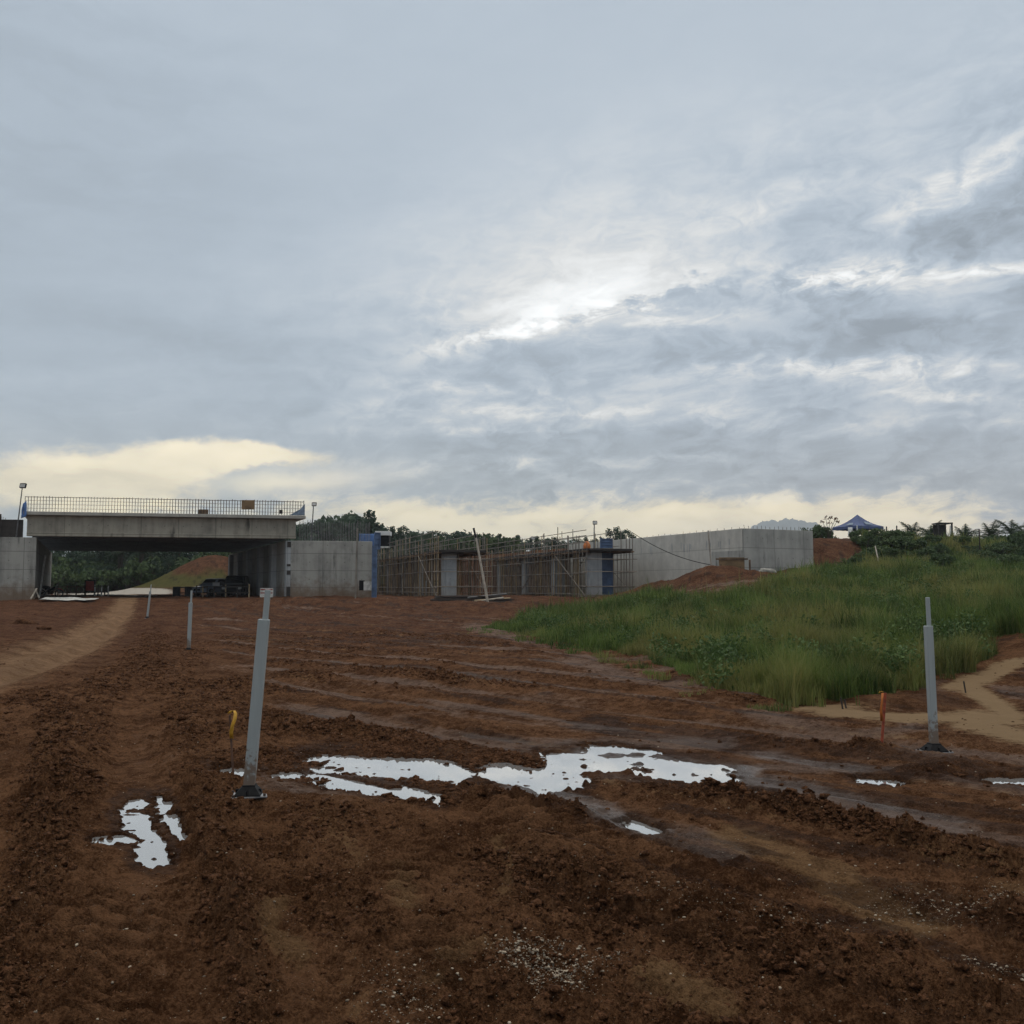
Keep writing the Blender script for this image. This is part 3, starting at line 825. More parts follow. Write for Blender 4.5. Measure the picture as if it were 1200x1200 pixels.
    tag(o, kind='structure')
    attr(o, 'mixa', np.stack([flat, sand, green, track], 1)); attr(o, 'mixb', np.stack([red, stone, pale, tan], 1)); attr(o, 'mixc', np.stack([wetf, filmf, 0 * wetf, 0 * wetf + 1], 1))
    return V.reshape(nr, nc, 3), rows, us, rough.reshape(nr, nc), flat.reshape(nr, nc), green.reshape(nr, nc), (PX.reshape(nr, nc), PY.reshape(nr, nc)), stone.reshape(nr, nc)

def big_slope(x, y): return np.zeros_like(x)

def inpoly(px, py, poly):
    ins = np.zeros(px.shape, bool); j = len(poly) - 1
    for i in range(len(poly)):
        xi, yi = poly[i]; xj, yj = poly[j]
        c = ((yi > py) != (yj > py)) & (px < (xj - xi) * (py - yi) / (yj - yi + 1e-12) + xi)
        ins ^= c; j = i
    return ins

GRASS = [(575, 736), (660, 752), (760, 775), (830, 806), (930, 822), (1000, 817), (1080, 803), (1140, 787), (1172, 768), (1150, 744), (1205, 744),
         (1500, 760), (1500, 560), (1008, 560), (1012, 668), (930, 678), (900, 690), (880, 702), (760, 703), (700, 716)]
def grass_mask(x, y, z):
    px, py = project(x, y, z)
    w = 1.2 * perlin(x * 0.9, y * 0.9, 61) + 0.9 * perlin(x * 2.3, y * 2.3, 62) + 0.8 * np.maximum(perlin(x * 5, y * 5, 63), 0)
    k = np.clip(16 / np.maximum(y, 5), 0, 1.5)
    m = inpoly(px + w * 12 * k, py + w * 9 * k, GRASS) & (y > 10) & (y < 160)
    bare = np.exp(-((px - 1075) / 45) ** 2 - ((py - 778) / 7) ** 2)
    return np.where(m & (bare + 0.25 * w < 0.5), 1.0, 0.0)

TV, TROWS, TUS, TROUGH, TFLAT, TGREEN, TPIX, TSTONE = terrain()

def gz(x, y):
    """Actual ground height (with clods) under a point."""
    i = int(np.clip(np.searchsorted(TROWS, y), 1, len(TROWS) - 1))
    if abs(TROWS[i - 1] - y) < abs(TROWS[i] - y): i -= 1
    u = x / (max(TROWS[i], 1.5) + 2.0)
    j = int(np.clip(np.searchsorted(TUS, u), 0, len(TUS) - 1))
    return float(TV[i, j, 2])

# ------------------------------------------------------------------ puddles
for kp, (nm, chains, c) in enumerate(PUDDLES):
    wz = WATER_Z - 0.003 * kp
    P = [(p[0] + sx * rx * 2.2, p[1] + sy * ry * 2.2) for pts, rx, ry in chains for p in pts for sx in (-1, 1) for sy in (-1, 1)]
    x0, x1 = min(p[0] for p in P), max(p[0] for p in P); y0, y1 = min(p[1] for p in P), max(p[1] for p in P)
    cs = []
    for (px, py) in ((x0, y1), (x1, y1), (x1, y0), (x0, y0)):
        g_ = ground(px, py); cs.append((g_.x, g_.y))
    nx, ny = 40, 24
    vs, fs = [], []
    for j in range(ny + 1):
        for i in range(nx + 1):
            a, b = i / nx, j / ny
            l = Vector(cs[0]) * (1 - b) + Vector(cs[3]) * b; r_ = Vector(cs[1]) * (1 - b) + Vector(cs[2]) * b
            p = l * (1 - a) + r_ * a
            vs.append((p.x, p.y, wz))
    for j in range(ny):
        for i in range(nx):
            k = j * (nx + 1) + i
            fs.append((k, k + 1, k + nx + 2, k + nx + 1))
    # keep only the cells near a basin
    keep = []
    for f in fs:
        m_ = sum((Vector(vs[i]) for i in f), Vector()) / 4
        px, py = project(np.array([m_.x]), np.array([m_.y]), np.array([0.0]))
        if min(cap(px, py, pts, rx, ry)[0] for pts, rx, ry in chains) < 2.5: keep.append(f)
    mb = MB(); mb.v, mb.f = vs, keep
    tag(mb.build('puddle', M['water']), kind='structure')

# ------------------------------------------------------------------ loose mud clods and stone chips
def ico(sub=1):
    import bmesh
    bm = bmesh.new(); bmesh.ops.create_icosphere(bm, subdivisions=sub, radius=1)
    v = np.array([p.co[:] for p in bm.verts]); f = np.array([[q_.index for q_ in g_.verts] for g_ in bm.faces]); bm.free()
    return v, f

def scatter_lumps(name, pts, sizes, mat, sub, squash=(0.5, 0.9), lump=0.35, seed=1):
    r = np.random.default_rng(seed)
    bv, bf = ico(sub)
    n, k = len(pts), len(bv)
    ph = r.uniform(0, 6.28, (n, 1, 6)); fr = r.uniform(1.2, 3.4, (n, 1, 6))
    B = bv[None]
    d = 1 + lump * (np.sin(B[..., 0] * fr[..., 0] + ph[..., 0]) * np.sin(B[..., 1] * fr[..., 1] + ph[..., 1])
                    + 0.6 * np.sin(B[..., 2] * fr[..., 2] * 2 + ph[..., 2] + B[..., 0] * fr[..., 3] * 2)) + r.normal(0, lump * 0.35, (n, k))
    Vv = B * d[..., None]
    a = r.uniform(0, 6.28, n); ca, sa = np.cos(a)[:, None], np.sin(a)[:, None]
    ex = r.uniform(0.8, 1.5, n)[:, None]; sq = r.uniform(*squash, n)[:, None]
    X = Vv[..., 0] * ex; Yv = Vv[..., 1]; Z = Vv[..., 2] * sq
    Xr, Yr = X * ca - Yv * sa, X * sa + Yv * ca
    out = np.stack([Xr, Yr, Z], -1) * sizes[:, None, None] + pts[:, None, :]
    Fq = (bf[None] + (np.arange(n) * k)[:, None, None]).reshape(-1, 3)
    return rawmesh(name, out.reshape(-1, 3), Fq, mat, smooth=False)

i0, i1 = np.searchsorted(TROWS, 2.9), np.searchsorted(TROWS, 34)
j0, j1 = np.searchsorted(TUS, -0.57), np.searchsorted(TUS, 0.57)
sub_r = TROUGH[i0:i1, j0:j1]; sub_g = TGREEN[i0:i1, j0:j1]
wgt = np.clip(sub_r - 0.60, 0, .6) ** 1.2 * (sub_g < 0.5) * (.4 + np.clip(3 * perlin(TV[i0:i1, j0:j1, 0] * 1.1, TV[i0:i1, j0:j1, 1] * 1.1, 88), 0, 1.5)) + 0.004
rowsY = TV[i0:i1, j0:j1, 1]
wgt = wgt * (TV[i0:i1, j0:j1, 2] > WATER_Z + 0.005)
wgt /= wgt.sum()
NCL = 110000
pick = RNG.choice(wgt.size, NCL, p=wgt.ravel())
P = TV[i0:i1, j0:j1].reshape(-1, 3)[pick].copy()
sz = (P[:, 1] / 980 * (0.60 + 1.0 * RNG.pareto(2.2, NCL))).clip(0.002, 0.04) * np.where(P[:, 1] < 8, .8, 1)
sz = np.minimum(sz, 0.0135 + 0.0022 * P[:, 1])
P[:, 2] -= sz * 0.2
tag(scatter_lumps('mud_clods', P, sz, M['clod'], 1, (0.45, 0.9), 0.55, 3), 'loose dark mud clods thrown up along the wheel ruts', 'mud clods', kind='stuff')
# stone chips
wst = TSTONE[i0:i1, j0:j1] ** 2.2 + 0.007 * (rowsY < 12)
wst = wst / wst.sum()
NS = 15000
pick = RNG.choice(wst.size, NS, p=wst.ravel())
P = TV[i0:i1, j0:j1].reshape(-1, 3)[pick].copy()
sz = (0.0014 + 0.0014 * RNG.pareto(2.2, NS)).clip(0.001, 0.008)
P[:, 2] += sz * 0.3
M['chip'] = simple('stone_chip', (0.31, 0.25, 0.18), 0.85, 0, 0.7, 40)
tag(scatter_lumps('gravel', P, sz, M['chip'], 1, (0.4, 0.8), 0.25, 5), 'pale crushed stone chips scattered in the mud', 'gravel', kind='stuff')
#@@STRUCT
# ------------------------------------------------------------------ the finished bridge on the left
def bp(s, t, z): x, y = bxy(s, t); return Vector((x, y, z))
def quad(s0, s1, t0, t1): return [bxy(s0, t0), bxy(s1, t0), bxy(s1, t1), bxy(s0, t1)]
DECK_T = 31.0
sd0, sd1 = s_at(24), s_at(356)
sg0, sg1 = s_at(29), s_at(346)
bridge = thing('bridge', 'wide concrete road bridge with unfinished steel bar parapet spanning the haul track', 'bridge', bp((sd0 + sd1) / 2, 0, 1.0))
MB().prism(quad(sd0, sd1, -0.35, DECK_T), 6.56, 6.80).build('deck_slab', M['slab'], bridge, bevel=0.03)
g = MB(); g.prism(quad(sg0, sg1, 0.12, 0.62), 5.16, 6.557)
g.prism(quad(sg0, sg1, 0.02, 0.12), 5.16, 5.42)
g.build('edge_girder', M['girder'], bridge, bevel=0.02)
for k in range(1, 12):
    t = 0.62 + k * 2.5
    MB().prism(quad(sg0 + .2, sg1 - .2, t, t + 0.55), 5.17, 6.556).build('girder', M['shaded_soffit'], bridge)
# abutments are part of the bridge's fixed body but walls of their own
lab = thing('abutment_wall', 'grey concrete abutment wall at the left end of the bridge beside the floodlight', 'abutment', bp(S_L - 4, 0, 0.9))
MB().prism(quad(-14, S_L, 0, 0.7), 0.3, 5.06).build('wing_wall', M['concrete'], lab, bevel=0.03)
MB().prism(quad(S_L - 1.1, S_L - 0.02, 0.703, DECK_T), 0.3, 5.05).build('bearing_wall', M['concrete'], lab)
MB().prism(quad(-5, sg0 - 0.25, 0.1, 0.5), 5.063, 6.25).build('end_formwork', M['dark_timber'], lab)
MB().prism(quad(sg0 - 2.1, sg0 - 1.6, -0.1, 0.05), 5.1, 6.6).build('end_shutter', M['dark_timber'], lab)
rab = thing('abutment_wall', 'grey concrete abutment wall with muddy foot between bridge opening and blue formwork panel', 'abutment', bp(S_R + 3, 0, 0.9))
MB().prism(quad(S_R + 0.32, S_RE, 0, 0.7), 0.3, 5.02).build('wing_wall', M['concrete'], rab, bevel=0.03)
MB().prism(quad(S_R + 0.02, S_R + 1.1, 0.703, DECK_T), 0.3, 5.05).build('bearing_wall', M['concrete'], rab)
MB().prism(quad(S_R, S_R + 0.317, 0.03, 0.7), 0.3, 5.0).build('joint_strip', M['column'], rab)
for z0, z1 in ((4.55, 4.95), (2.6, 2.9), (1.05, 1.75), (3.2, 3.35)):
    MB().prism(quad(S_R + 0.05, S_R + 0.30, -0.01, 0.028), z0, z1).build('joint_block', M['dark_timber'], rab)
for k in range(5):
    t = 4 + k * 6
    MB().prism(quad(S_R - 0.35, S_R + 0.017, t, t + 1.0), 0.3, 4.9).build('pilaster', M['column'], rab)
def rebar_row(n, s0, s1, z0, zt, t, parent, seed):
    r = random.Random(seed)
    for k in range(n):
        s = s0 + (s1 - s0) * k / (n - 1)
        MB().tube(bp(s, t, z0), bp(s + r.uniform(-.03, .03), t + r.uniform(-.03, .03), zt + r.uniform(-.12, .12)), 0.018, n=4).build('starter_bar', M['bar_grey'], parent)
rebar_row(20, -3.5, sg0 - 1.4, 5.05, 6.35, 0.35, lab, 3)
rebar_row(46, sg1 + 0.3, S_RE - 0.1, 5.0, 6.45, 0.35, rab, 4)
# parapet cage
cage = MB()
for z in (7.02, 7.3, 7.55, 7.80):
    cage.tube(bp(sd0 + .1, -0.12, z), bp(sd1 - .1, -0.12, z), 0.013, n=4)
cage.tube(bp(sd0 + .1, 0.12, 7.80), bp(sd1 - .1, 0.12, 7.80), 0.013, n=4)
cg = cage.build('parapet_cage', M['rebar'], bridge)
for k in range(98):
    s = sd0 + .1 + (sd1 - sd0 - .2) * k / 97
    j = random.uniform(-.012, .012)
    MB().path([bp(s, -0.12, 6.79), bp(s + j, -0.12, 7.84 + random.uniform(-.03, .05)), bp(s + j, 0.12, 7.84), bp(s, 0.14, 6.79)], 0.0125, 4).build('vertical_bar', M['rebar'], cg)

def board(name, label, cat, px0, px1, py0, py1, d, mat, th=0.04, group=None, lean=0.0):
    c = at((px0 + px1) / 2, py1, d)
    w = (px1 - px0) / F * d; h = (py1 - py0) / F * d
    o = MB().box((c.x, c.y, c.z + h / 2), (w, th, h)).build(name, mat)
    return tag(o, label, cat, group)

def deckd(px): return float((BO + BE * s_at(px, -0.2) + BW * -0.2)[1])
o = board('plywood_board', 'brown plywood board fixed upright in the bridge parapet bars', 'board', 283, 298, 586, 597, deckd(290) - .05, M['ply'])
o = board('low_board', 'low grey board standing on the bridge deck edge among the parapet bars', 'board', 232, 244, 597, 603.5, deckd(238) + .35, M['timber'])
o = board('cement_bag', 'dark bundle hung on the parapet bars near the right end of the bridge', 'bundle', 327.5, 331, 597.5, 602, deckd(329) - .06, M['orange'], 0.12)
o.data.materials[0] = M['dark_timber']
# tarpaulins at the ends of the deck
def sheet(name, label, cat, corners, mat, n=8, sag=0.05, th=0.012):
    a, b, c, d = [Vector(p) for p in corners]
    vs, fs = [], []
    for j in range(n + 1):
        for i in range(n + 1):
            u, v = i / n, j / n
            p = (a * (1 - u) + b * u) * (1 - v) + (d * (1 - u) + c * u) * v
            w = sag * (math.sin(u * 9 + v * 4) + 0.6 * math.sin(u * 17 - v * 7)) * (0.4 + 0.6 * math.sin(v * 3.14))
            nrm = (b - a).cross(d - a).normalized()
            vs.append(p + nrm * w)
    for j in range(n):
        for i in range(n):
            k = j * (n + 1) + i; fs.append((k, k + 1, k + n + 2, k + n + 1))
    mb = MB(); mb.add(vs, fs)
    o = mb.build(name, mat, smooth=True)
    s_ = o.modifiers.new('thickness', 'SOLIDIFY'); s_.thickness = th
    return tag(o, label, cat)
sheet('tarpaulin', 'grey blue tarpaulin stretched over the parapet bars at the right end of the bridge', 'tarpaulin',
      [bp(s_at(337, 0), -0.2, 6.82), bp(sd1 - .05, -0.22, 6.82), bp(sd1 - .05, -0.22, 7.66), bp(s_at(350, 0), -0.2, 7.25)], M['grey_sheet'])
sheet('tarpaulin', 'bright blue tarpaulin hanging at the left end of the bridge parapet', 'tarpaulin',
      [bp(sd0 - .10, -0.42, 6.3), bp(sd0 + .25, -0.42, 6.45), bp(sd0 + .2, -0.3, 7.5), bp(sd0 - .02, -0.35, 7.3)], M['blue_sheet'])

# floodlights
def floodlight(label, base, h, lean=0.0, head=0.30, group='floodlights on poles above the works', rz=0.0):
    t = thing('floodlight', label, 'floodlight', base, group)
    b = Vector(base); tp = b + Vector((lean, 0, h))
    MB().tube(b, tp, 0.05, 0.035, 6).build('pole', M['steel'], t)
    m = Matrix.Rotation(rz, 3, 'Z') @ Matrix.Rotation(math.radians(-25), 3, 'X')
    hd = MB().box(tp + Vector((0.05, 0, head * .45)), (head * 1.25, head * .5, head), m).build('lamp_head', M['black_plastic'], t, bevel=0.02)
    MB().box(tp + Vector((0.05, -head * .27, head * .45)), (head * 1.05, 0.012, head * .8), m).build('lens', M['lamp_glass'], hd)
    return t
floodlight('floodlight on a leaning pole at the left end of the bridge', bp(s_at(17), -0.06, 5.05), zat(572, 66) - 5.05, 0.28, 0.33)
floodlight('floodlight on a pole just right of the bridge parapet', bp(s_at(365), 0.3, 5.0), zat(593, 70.5) - 5.0, 0.12, 0.27)

# slender post and low box at the right abutment
p0 = at(416.5, 700, 68)
t = tag(MB().tube((p0.x, 68, hz(p0.x, 68) - .1), (xat(418, 68), 68, zat(619, 68)), 0.055, 0.05, 7).build('steel_post', M['pipe']),
        'tall slender rusty post standing before the right abutment wall', 'post')
d = 69.2; c = at(428, 692, d)
o = thing('crate', 'white faced box with dark open side at the foot of the right abutment wall', 'box', (c.x, d, c.z))
MB().box((xat(431, d), d, c.z + .32), (0.52, 0.5, 0.62)).build('white_panel', M['offwhite'], o, bevel=.01)
MB().box((xat(424, d), d + .03, c.z + .36), (0.32, 0.5, 0.70)).build('open_side', M['black_plastic'], o, bevel=.01)
sheet('blue_panel', 'blue sheet panel on top of the right abutment wall behind the starter bars', 'sheet',
      [bp(s_at(420, .8), .8, 4.7), bp(s_at(439, .8), .8, 4.7), bp(s_at(439, .8), .8, 5.62), bp(s_at(420, .8), .8, 5.62)], M['blue_sheet'], 6, 0.02)

# blue formwork panels
def form_panel(label, px0, px1, py0, py1, d, yaw=0.0):
    w = (px1 - px0) / F * d; h = (py1 - py0) / F * d
    c = at((px0 + px1) / 2, py1, d)
    t = thing('formwork_panel', label, 'formwork panel', (c.x, d, c.z), 'blue steel formwork panels')
    m = Matrix.Rotation(yaw, 3, 'Z')
    MB().box((c.x, d, c.z + h / 2), (w, 0.06, h), m).build('skin', M['blue_form'], t)
    n = max(3, int(h / 0.55))
    for k in range(n + 1):
        z = c.z + 0.04 + (h - 0.08) * k / n
        MB().box(Vector((c.x, d, z)) + m @ Vector((0, -0.07, 0)), (w * .99, 0.08, 0.05), m).build('stiffener', M['blue_form'], t)
    for sx in (-1, 1):
        MB().box(Vector((c.x, d, c.z + h / 2)) + m @ Vector((sx * (w / 2 - .03), -0.07, 0)), (0.05, 0.09, h), m).build('edge_flange', M['blue_form'], t)
    return t
form_panel('tall blue formwork panel standing at the right end of the abutment wall', 435.5, 441.5, 640, 701, 68.5)
form_panel('short blue formwork panel set at an angle on top of the tall one', 438, 445.5, 624, 644, 69, 0.5)
form_panel('tall blue formwork panel beside the last column under the right hand scaffold platform', 704.5, 718.5, 646, 699, 69.2, 0.15)
form_panel('low blue formwork panel standing upright on the right hand scaffold platform', 703, 718, 631, 642.5, 67.6, 0.1)
d = 84
o = thing('site_cabin', 'small dark site cabin with a white roof behind the blue formwork panel', 'cabin', (xat(449, d), d, 3.6))
MB().box((xat(449.5, d), d, (zat(641, d) + zat(628, d)) / 2), (1.0, 1.0, zat(628, d) - zat(641, d))).build('body', M['black_plastic'], o)
for sx in (-.45, .45): MB().tube((xat(449.5, d) + sx, d, hz(xat(449.5, d), d) - .1), (xat(449.5, d) + sx, d, zat(641, d)), .05, n=6).build('leg', M['pipe'], o)
MB().box((xat(449, d), d - .1, zat(625.5, d)), (1.25, 1.4, 0.36)).build('roof', M['white'], o, bevel=.02)
MB().box((xat(449, d), d - .55, zat(641.5, d)), (1.2, .3, 0.14)).build('sill', M['offwhite'], o)

# ------------------------------------------------------------------ two piers under scaffolding
def pier_and_scaffold(which, col_px, near_y, slope, plat_right_px, ztop, nseed, other_label, length):
    r = random.Random(nseed)
    v = Vector((slope, 1.0)).normalized(); n = Vector((v.y, -v.x))      # along the row; towards its right
    x0 = xat(col_px, near_y); o2 = Vector((x0, near_y))
    def q3(a, b, z): p = o2 + v * a + n * b; return Vector((p.x, p.y, z))
    def gz3(a, b): p = o2 + v * a + n * b; return hz(p.x, p.y) - 0.06
    rot = Matrix.Rotation(math.atan2(v.y, v.x) - math.pi / 2, 3, 'Z')
    pier = thing('bridge_pier', other_label[0], 'pier', q3(0, 0, gz3(0, 0)))
    for k in range(4):
        a = k * 7.05
        zb = gz3(a, 0) - .2
        MB().box(q3(a, 0, (zb + ztop) / 2), (0.86, 0.95, ztop - zb), rot).build('column', M['column'], pier, bevel=0.03)
        MB().box(q3(a, 0, zb + 0.28), (1.6, 1.7, 0.35), rot).build('footing', M['concrete'], pier)
    poly = [(p.x, p.y) for p in (q3(-1.1, -0.75, 0), q3(-1.1, 0.75, 0), q3(length - 1, 0.75, 0), q3(length - 1, -0.75, 0))]
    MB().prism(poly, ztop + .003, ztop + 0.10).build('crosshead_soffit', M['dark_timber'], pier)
    sc = thing('scaffolding', other_label[1], 'scaffolding', q3(2, 1.2, gz3(2, 1.2)))
    bR = (xat(plat_right_px, near_y - 1) - x0)
    # work platform
    pl = MB()
    pl.prism([(p.x, p.y) for p in (q3(-1.3, -1.1, 0), q3(-1.3, bR, 0), q3(length, bR, 0), q3(length, -1.1, 0))], ztop + .105, ztop + 0.24)
    pl.build('work_platform', M['dark_timber'], sc)
    for b in (-1.05, bR - .05):
        MB().tube(q3(-1.4, b, ztop + .02), q3(length, b, ztop + .02), 0.06, n=5).build('edge_bearer', M['timber'], sc)
    for k in range(int(length / 1.5)):
        a = k * 1.5 - 1
        MB().tube(q3(a, -1.3, ztop + .06), q3(a, bR + .25, ztop + .06), 0.045, n=5).build('transom', M['timber'], sc)
    # standards
    ns = 0
    for b, mat in ((-1.12, 'pipe'), (bR - .05, 'pipe')):
        a = -1.35
        while a < length and ns < 96:
            tall = r.random()
            zt = ztop + (0.25 if tall < .18 else r.uniform(0.8, 1.3) if tall < .65 else r.uniform(1.4, 2.0 if which == 'B' else 1.7))
            MB().tube(q3(a, b, gz3(a, b)), q3(a + r.uniform(-.12, .12), b + r.uniform(-.06, .06), zt), r.uniform(.024, .034), n=5).build('standard', M[mat if r.random() < .75 else 'bamboo'], sc)
            ns += 1
            a += r.uniform(0.42, 0.66)
    # ledgers
    for b in (-1.16, bR - .01):
        for z in (1.3, 1.75, 2.75, 3.65, ztop + 0.62, ztop + 1.1, ztop + 1.5):
            a0 = -1.5 if z < ztop or b < 0 else r.uniform(-1, 2)
            MB().tube(q3(a0, b, z - .02 + r.uniform(-.08, .08)), q3(length + .1, b, z + r.uniform(-.05, .05)), 0.028, n=5).build('ledger', M['pipe'], sc)
    for z in (1.75, 2.75, 3.6):
        MB().tube(q3(-1.38, -1.4, z), q3(-1.38, bR + .3, z + .03), 0.028, n=5).build('ledger', M['pipe'], sc)
    for b in (-1.2, bR + .03):
        MB().tube(q3(-1.4, b, 1.1), q3(4.5, b, 4.0), 0.026, n=5).build('brace', M['pipe'], sc)
        MB().tube(q3(13, b, 1.1), q3(7.5, b, 4.0), 0.026, n=5).build('brace', M['pipe'], sc)
    # props under the formwork, between the columns
    for k in range(96):
        a = r.uniform(0.8, length - .6)
        if min(abs(a - c * 7.05) for c in range(4)) < .65: continue
        b = r.choice([r.uniform(-.8, min(bR - .4, 1.3)), r.uniform(-.8, .4), r.uniform(-.8, .2), bR - .3])
        MB().tube(q3(a, b, gz3(a, b)), q3(a + r.uniform(-.1, .1), b + r.uniform(-.1, .1), ztop + .05), r.uniform(.03, .05), n=5).build('prop', M[r.choice(['bamboo', 'bamboo', 'timber', 'ply'])], sc)
    # plywood sheets standing between the bays
    for a0, a1, z0, z1 in ((1.4, 5.8, 2.2, 3.85), (8.3, 13.0, 1.3, 3.6), (15.2, 20, 1.2, 3.5)):
        if which == 'B' and a0 < 2: continue
        p, q_ = q3(a0, -0.35, 0), q3(a1, -0.35, 0)
        MB().prism([(p.x, p.y), (q_.x, q_.y), ((q_ + Vector((n.x, n.y, 0)) * .04).x, (q_ + Vector((n.x, n.y, 0)) * .04).y), ((p + Vector((n.x, n.y, 0)) * .04).x, (p + Vector((n.x, n.y, 0)) * .04).y)], z0, z1).build('plywood_sheet', M['timber'], sc)
    return q3, bR, v, n
qA, bRA, vA, nA = pier_and_scaffold('A', 526, 68, -0.32, 566, 4.0, 5,
    ('row of square concrete columns under the left hand scaffold platform', 'pipe and bamboo scaffolding with dark platform between blue panel and leaning pole'), 22.5)
qB, bRB, vB, nB = pier_and_scaffold('B', 696, 68, -0.32, 738, 4.1, 9,
    ('row of square concrete columns under the right hand scaffold platform', 'pipe and bamboo scaffolding with handrails reaching the pale retaining wall'), 24.5)
floodlight('floodlight on a pole rising from the right hand scaffold platform', qB(0.4, 0.2, 4.34), zat(611, 68.4) - 4.34 - .2, 0.02, 0.25)
floodlight('small floodlight on a pole rising at the far end of the right hand scaffolding', qB(16, 1.0, 4.34), zat(630, 83) - 4.34 - .15, 0.0, 0.28)
o = MB(); c = qB(2.1, 0.35, 4.34)
o.lathe([(0.16, 0), (0.26, .12), (0.27, .35), (0.18, .55), (0.06, .66)], c, 10)
tag(o.build('orange_bundle', M['orange'], smooth=True), 'orange bundle sitting on the right hand scaffold platform', 'bundle')

# ------------------------------------------------------------------ pale retaining wall on the right
def nf(c, a): p = NF0 + NFE * c + np.array([-NFE[1], NFE[0]]) * a; return (float(p[0]), float(p[1]))
def lf(l, b): p = NF0 + LFD * l + np.array([LFD[1], -LFD[0]]) * b; return (float(p[0]), float(p[1]))
ret = thing('retaining_wall', 'concrete retaining wall with a pale lit long face and a darker shaded end face beside the red bank', 'wall', (NF0[0], NF0[1], 1.5))
zt = zat(619, 60)
MB().prism([lf(0, 0), lf(24, 0), lf(24, .3), lf(0.33, .3)], 0.2, zt).build('long_face', M['pale_lit_concrete'], ret, bevel=.02)
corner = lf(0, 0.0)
MB().prism([nf(0.02, -0.003), nf(5.75, -0.003), nf(5.75, .33), nf(0.36, .33)], 0.4, zt - .003).build('end_face', M['grey_shaded_concrete'], ret, bevel=.02)
MB().prism([nf(0.0, -0.05), nf(3.9, -0.05), nf(3.9, -0.006), nf(0.0, -0.006)], 2.4, 3.9).build('cast_panel', M['grey_shaded_concrete'], ret)
MB().prism([lf(0.02, -0.05), lf(3.2, -0.05), lf(3.2, -0.003), lf(0.02, -0.003)], 2.5, 3.95).build('cast_panel', M['grey_shaded_concrete'], ret)
for k in range(30):
    a = 0.5 + k * 0.78
    p = lf(a, .15); MB().tube((p[0], p[1], zt - .02), (p[0] + random.uniform(-.02, .02), p[1], zt + random.uniform(.06, .16)), .014, n=4).build('starter_bar', M['rebar'], ret)
for k in range(16):
    p = nf(0.3 + k * 0.34, .15); MB().tube((p[0], p[1], zt - .02), (p[0] + random.uniform(-.03, .03), p[1], zt + random.uniform(.10, .24)), .014, n=4).build('starter_bar', M['rebar'], ret)
for k in range(22):     # rust runs below the tie holes
    a = random.uniform(1, 18); p = lf(a, -0.004); hgt = random.uniform(.25, .6)
    z1 = random.choice([4.6, 4.55, 4.7])
    q_ = lf(a + .05, -.004)
    MB().prism([lf(a, -.006), lf(a + .07, -.006), lf(a + .07, -.002), lf(a, -.002)], z1 - hgt, z1).build('tie_slot', M['column'], ret)

def stick(name, label, cat, p0, p1, r, mat, r1=None):
    return tag(MB().tube(p0, p1, r, r1, 6).build(name, mat), label, cat)
stick('pole', 'thin dark pole leaning against the pale retaining wall', 'pole', (xat(835, 59.2), 59.2, 2.0), (xat(831, 60.5), 60.5, zat(622, 60.5)), .045, M['pipe'])
bx_ = [(845, 661, 677), (868, 664, 680), (879, 664, 680)]
for (px, p_t, p_b), lb in zip(bx_, ('short timber post left of the brown boards on the spoil heap', 'short timber post before the grey end face of the retaining wall, left of two', 'short timber post before the grey end face of the retaining wall, right of two')):
    p = at(px, p_b, 58.3)
    stick('timber_post', lb, 'post', (p.x, 58.3, hz(p.x, 58.3) - .2), (p.x, 58.3, zat(p_t - 8 if px > 870 else p_t, 58.3)), .06, M['timber'])
p = at(858, 674, 58.6)
o = thing('board_fence', 'low brown board fence at the top of the spoil heap before the retaining wall', 'fence', (p.x, 58.6, hz(p.x, 58.6)))
for k in range(3):
    MB().box((xat(848 + 10 * k, 58.6), 58.6, hz(p.x, 58.6) + .42), (.5, .05, .8)).build('board', M['ply'], o)
MB().box((xat(858, 58.6), 58.54, hz(p.x, 58.6) + .72), (1.9, .05, .1)).build('rail', M['timber'], o)
pts = []
a0, a1 = at(741, 624, 65), Vector((xat(834, 59.6), 59.6, zat(662, 59.6)))
for k in range(15):
    u = k / 14; p = a0.lerp(a1, u); p.z -= 0.55 * 4 * u * (1 - u) * .6; pts.append(p)
tag(MB().path(pts, .022, 4).build('cable', M['black_plastic']), 'dark cable sagging from the scaffolding to the foot of the leaning pole', 'cable')
c = at(899, 677, 57)
c.z = hz(c.x, 57)
def lumpy(name, label, cat, c, rx, ry, rz, mat, seed=1, group=None):
    v, f = ico(3); r = np.random.default_rng(seed)
    ph = r.uniform(0, 6, 6)
    d = 1 + .18 * np.sin(v[:, 0] * 3 + ph[0]) * np.sin(v[:, 1] * 4 + ph[1]) + .12 * np.sin(v[:, 2] * 5 + ph[2] + v[:, 0] * 4) + .08 * np.sin(v[:, 1] * 9 + ph[3])
    V = v * d[:, None] * np.array([rx, ry, rz]) + np.array(c)
    return tag(rawmesh(name, V, f, mat, True), label, cat, group)
lumpy('sack', 'pale grey sack lying on the spoil heap before the retaining wall', 'sack', c, .50, .26, .20, M['plain_grey'], 4)

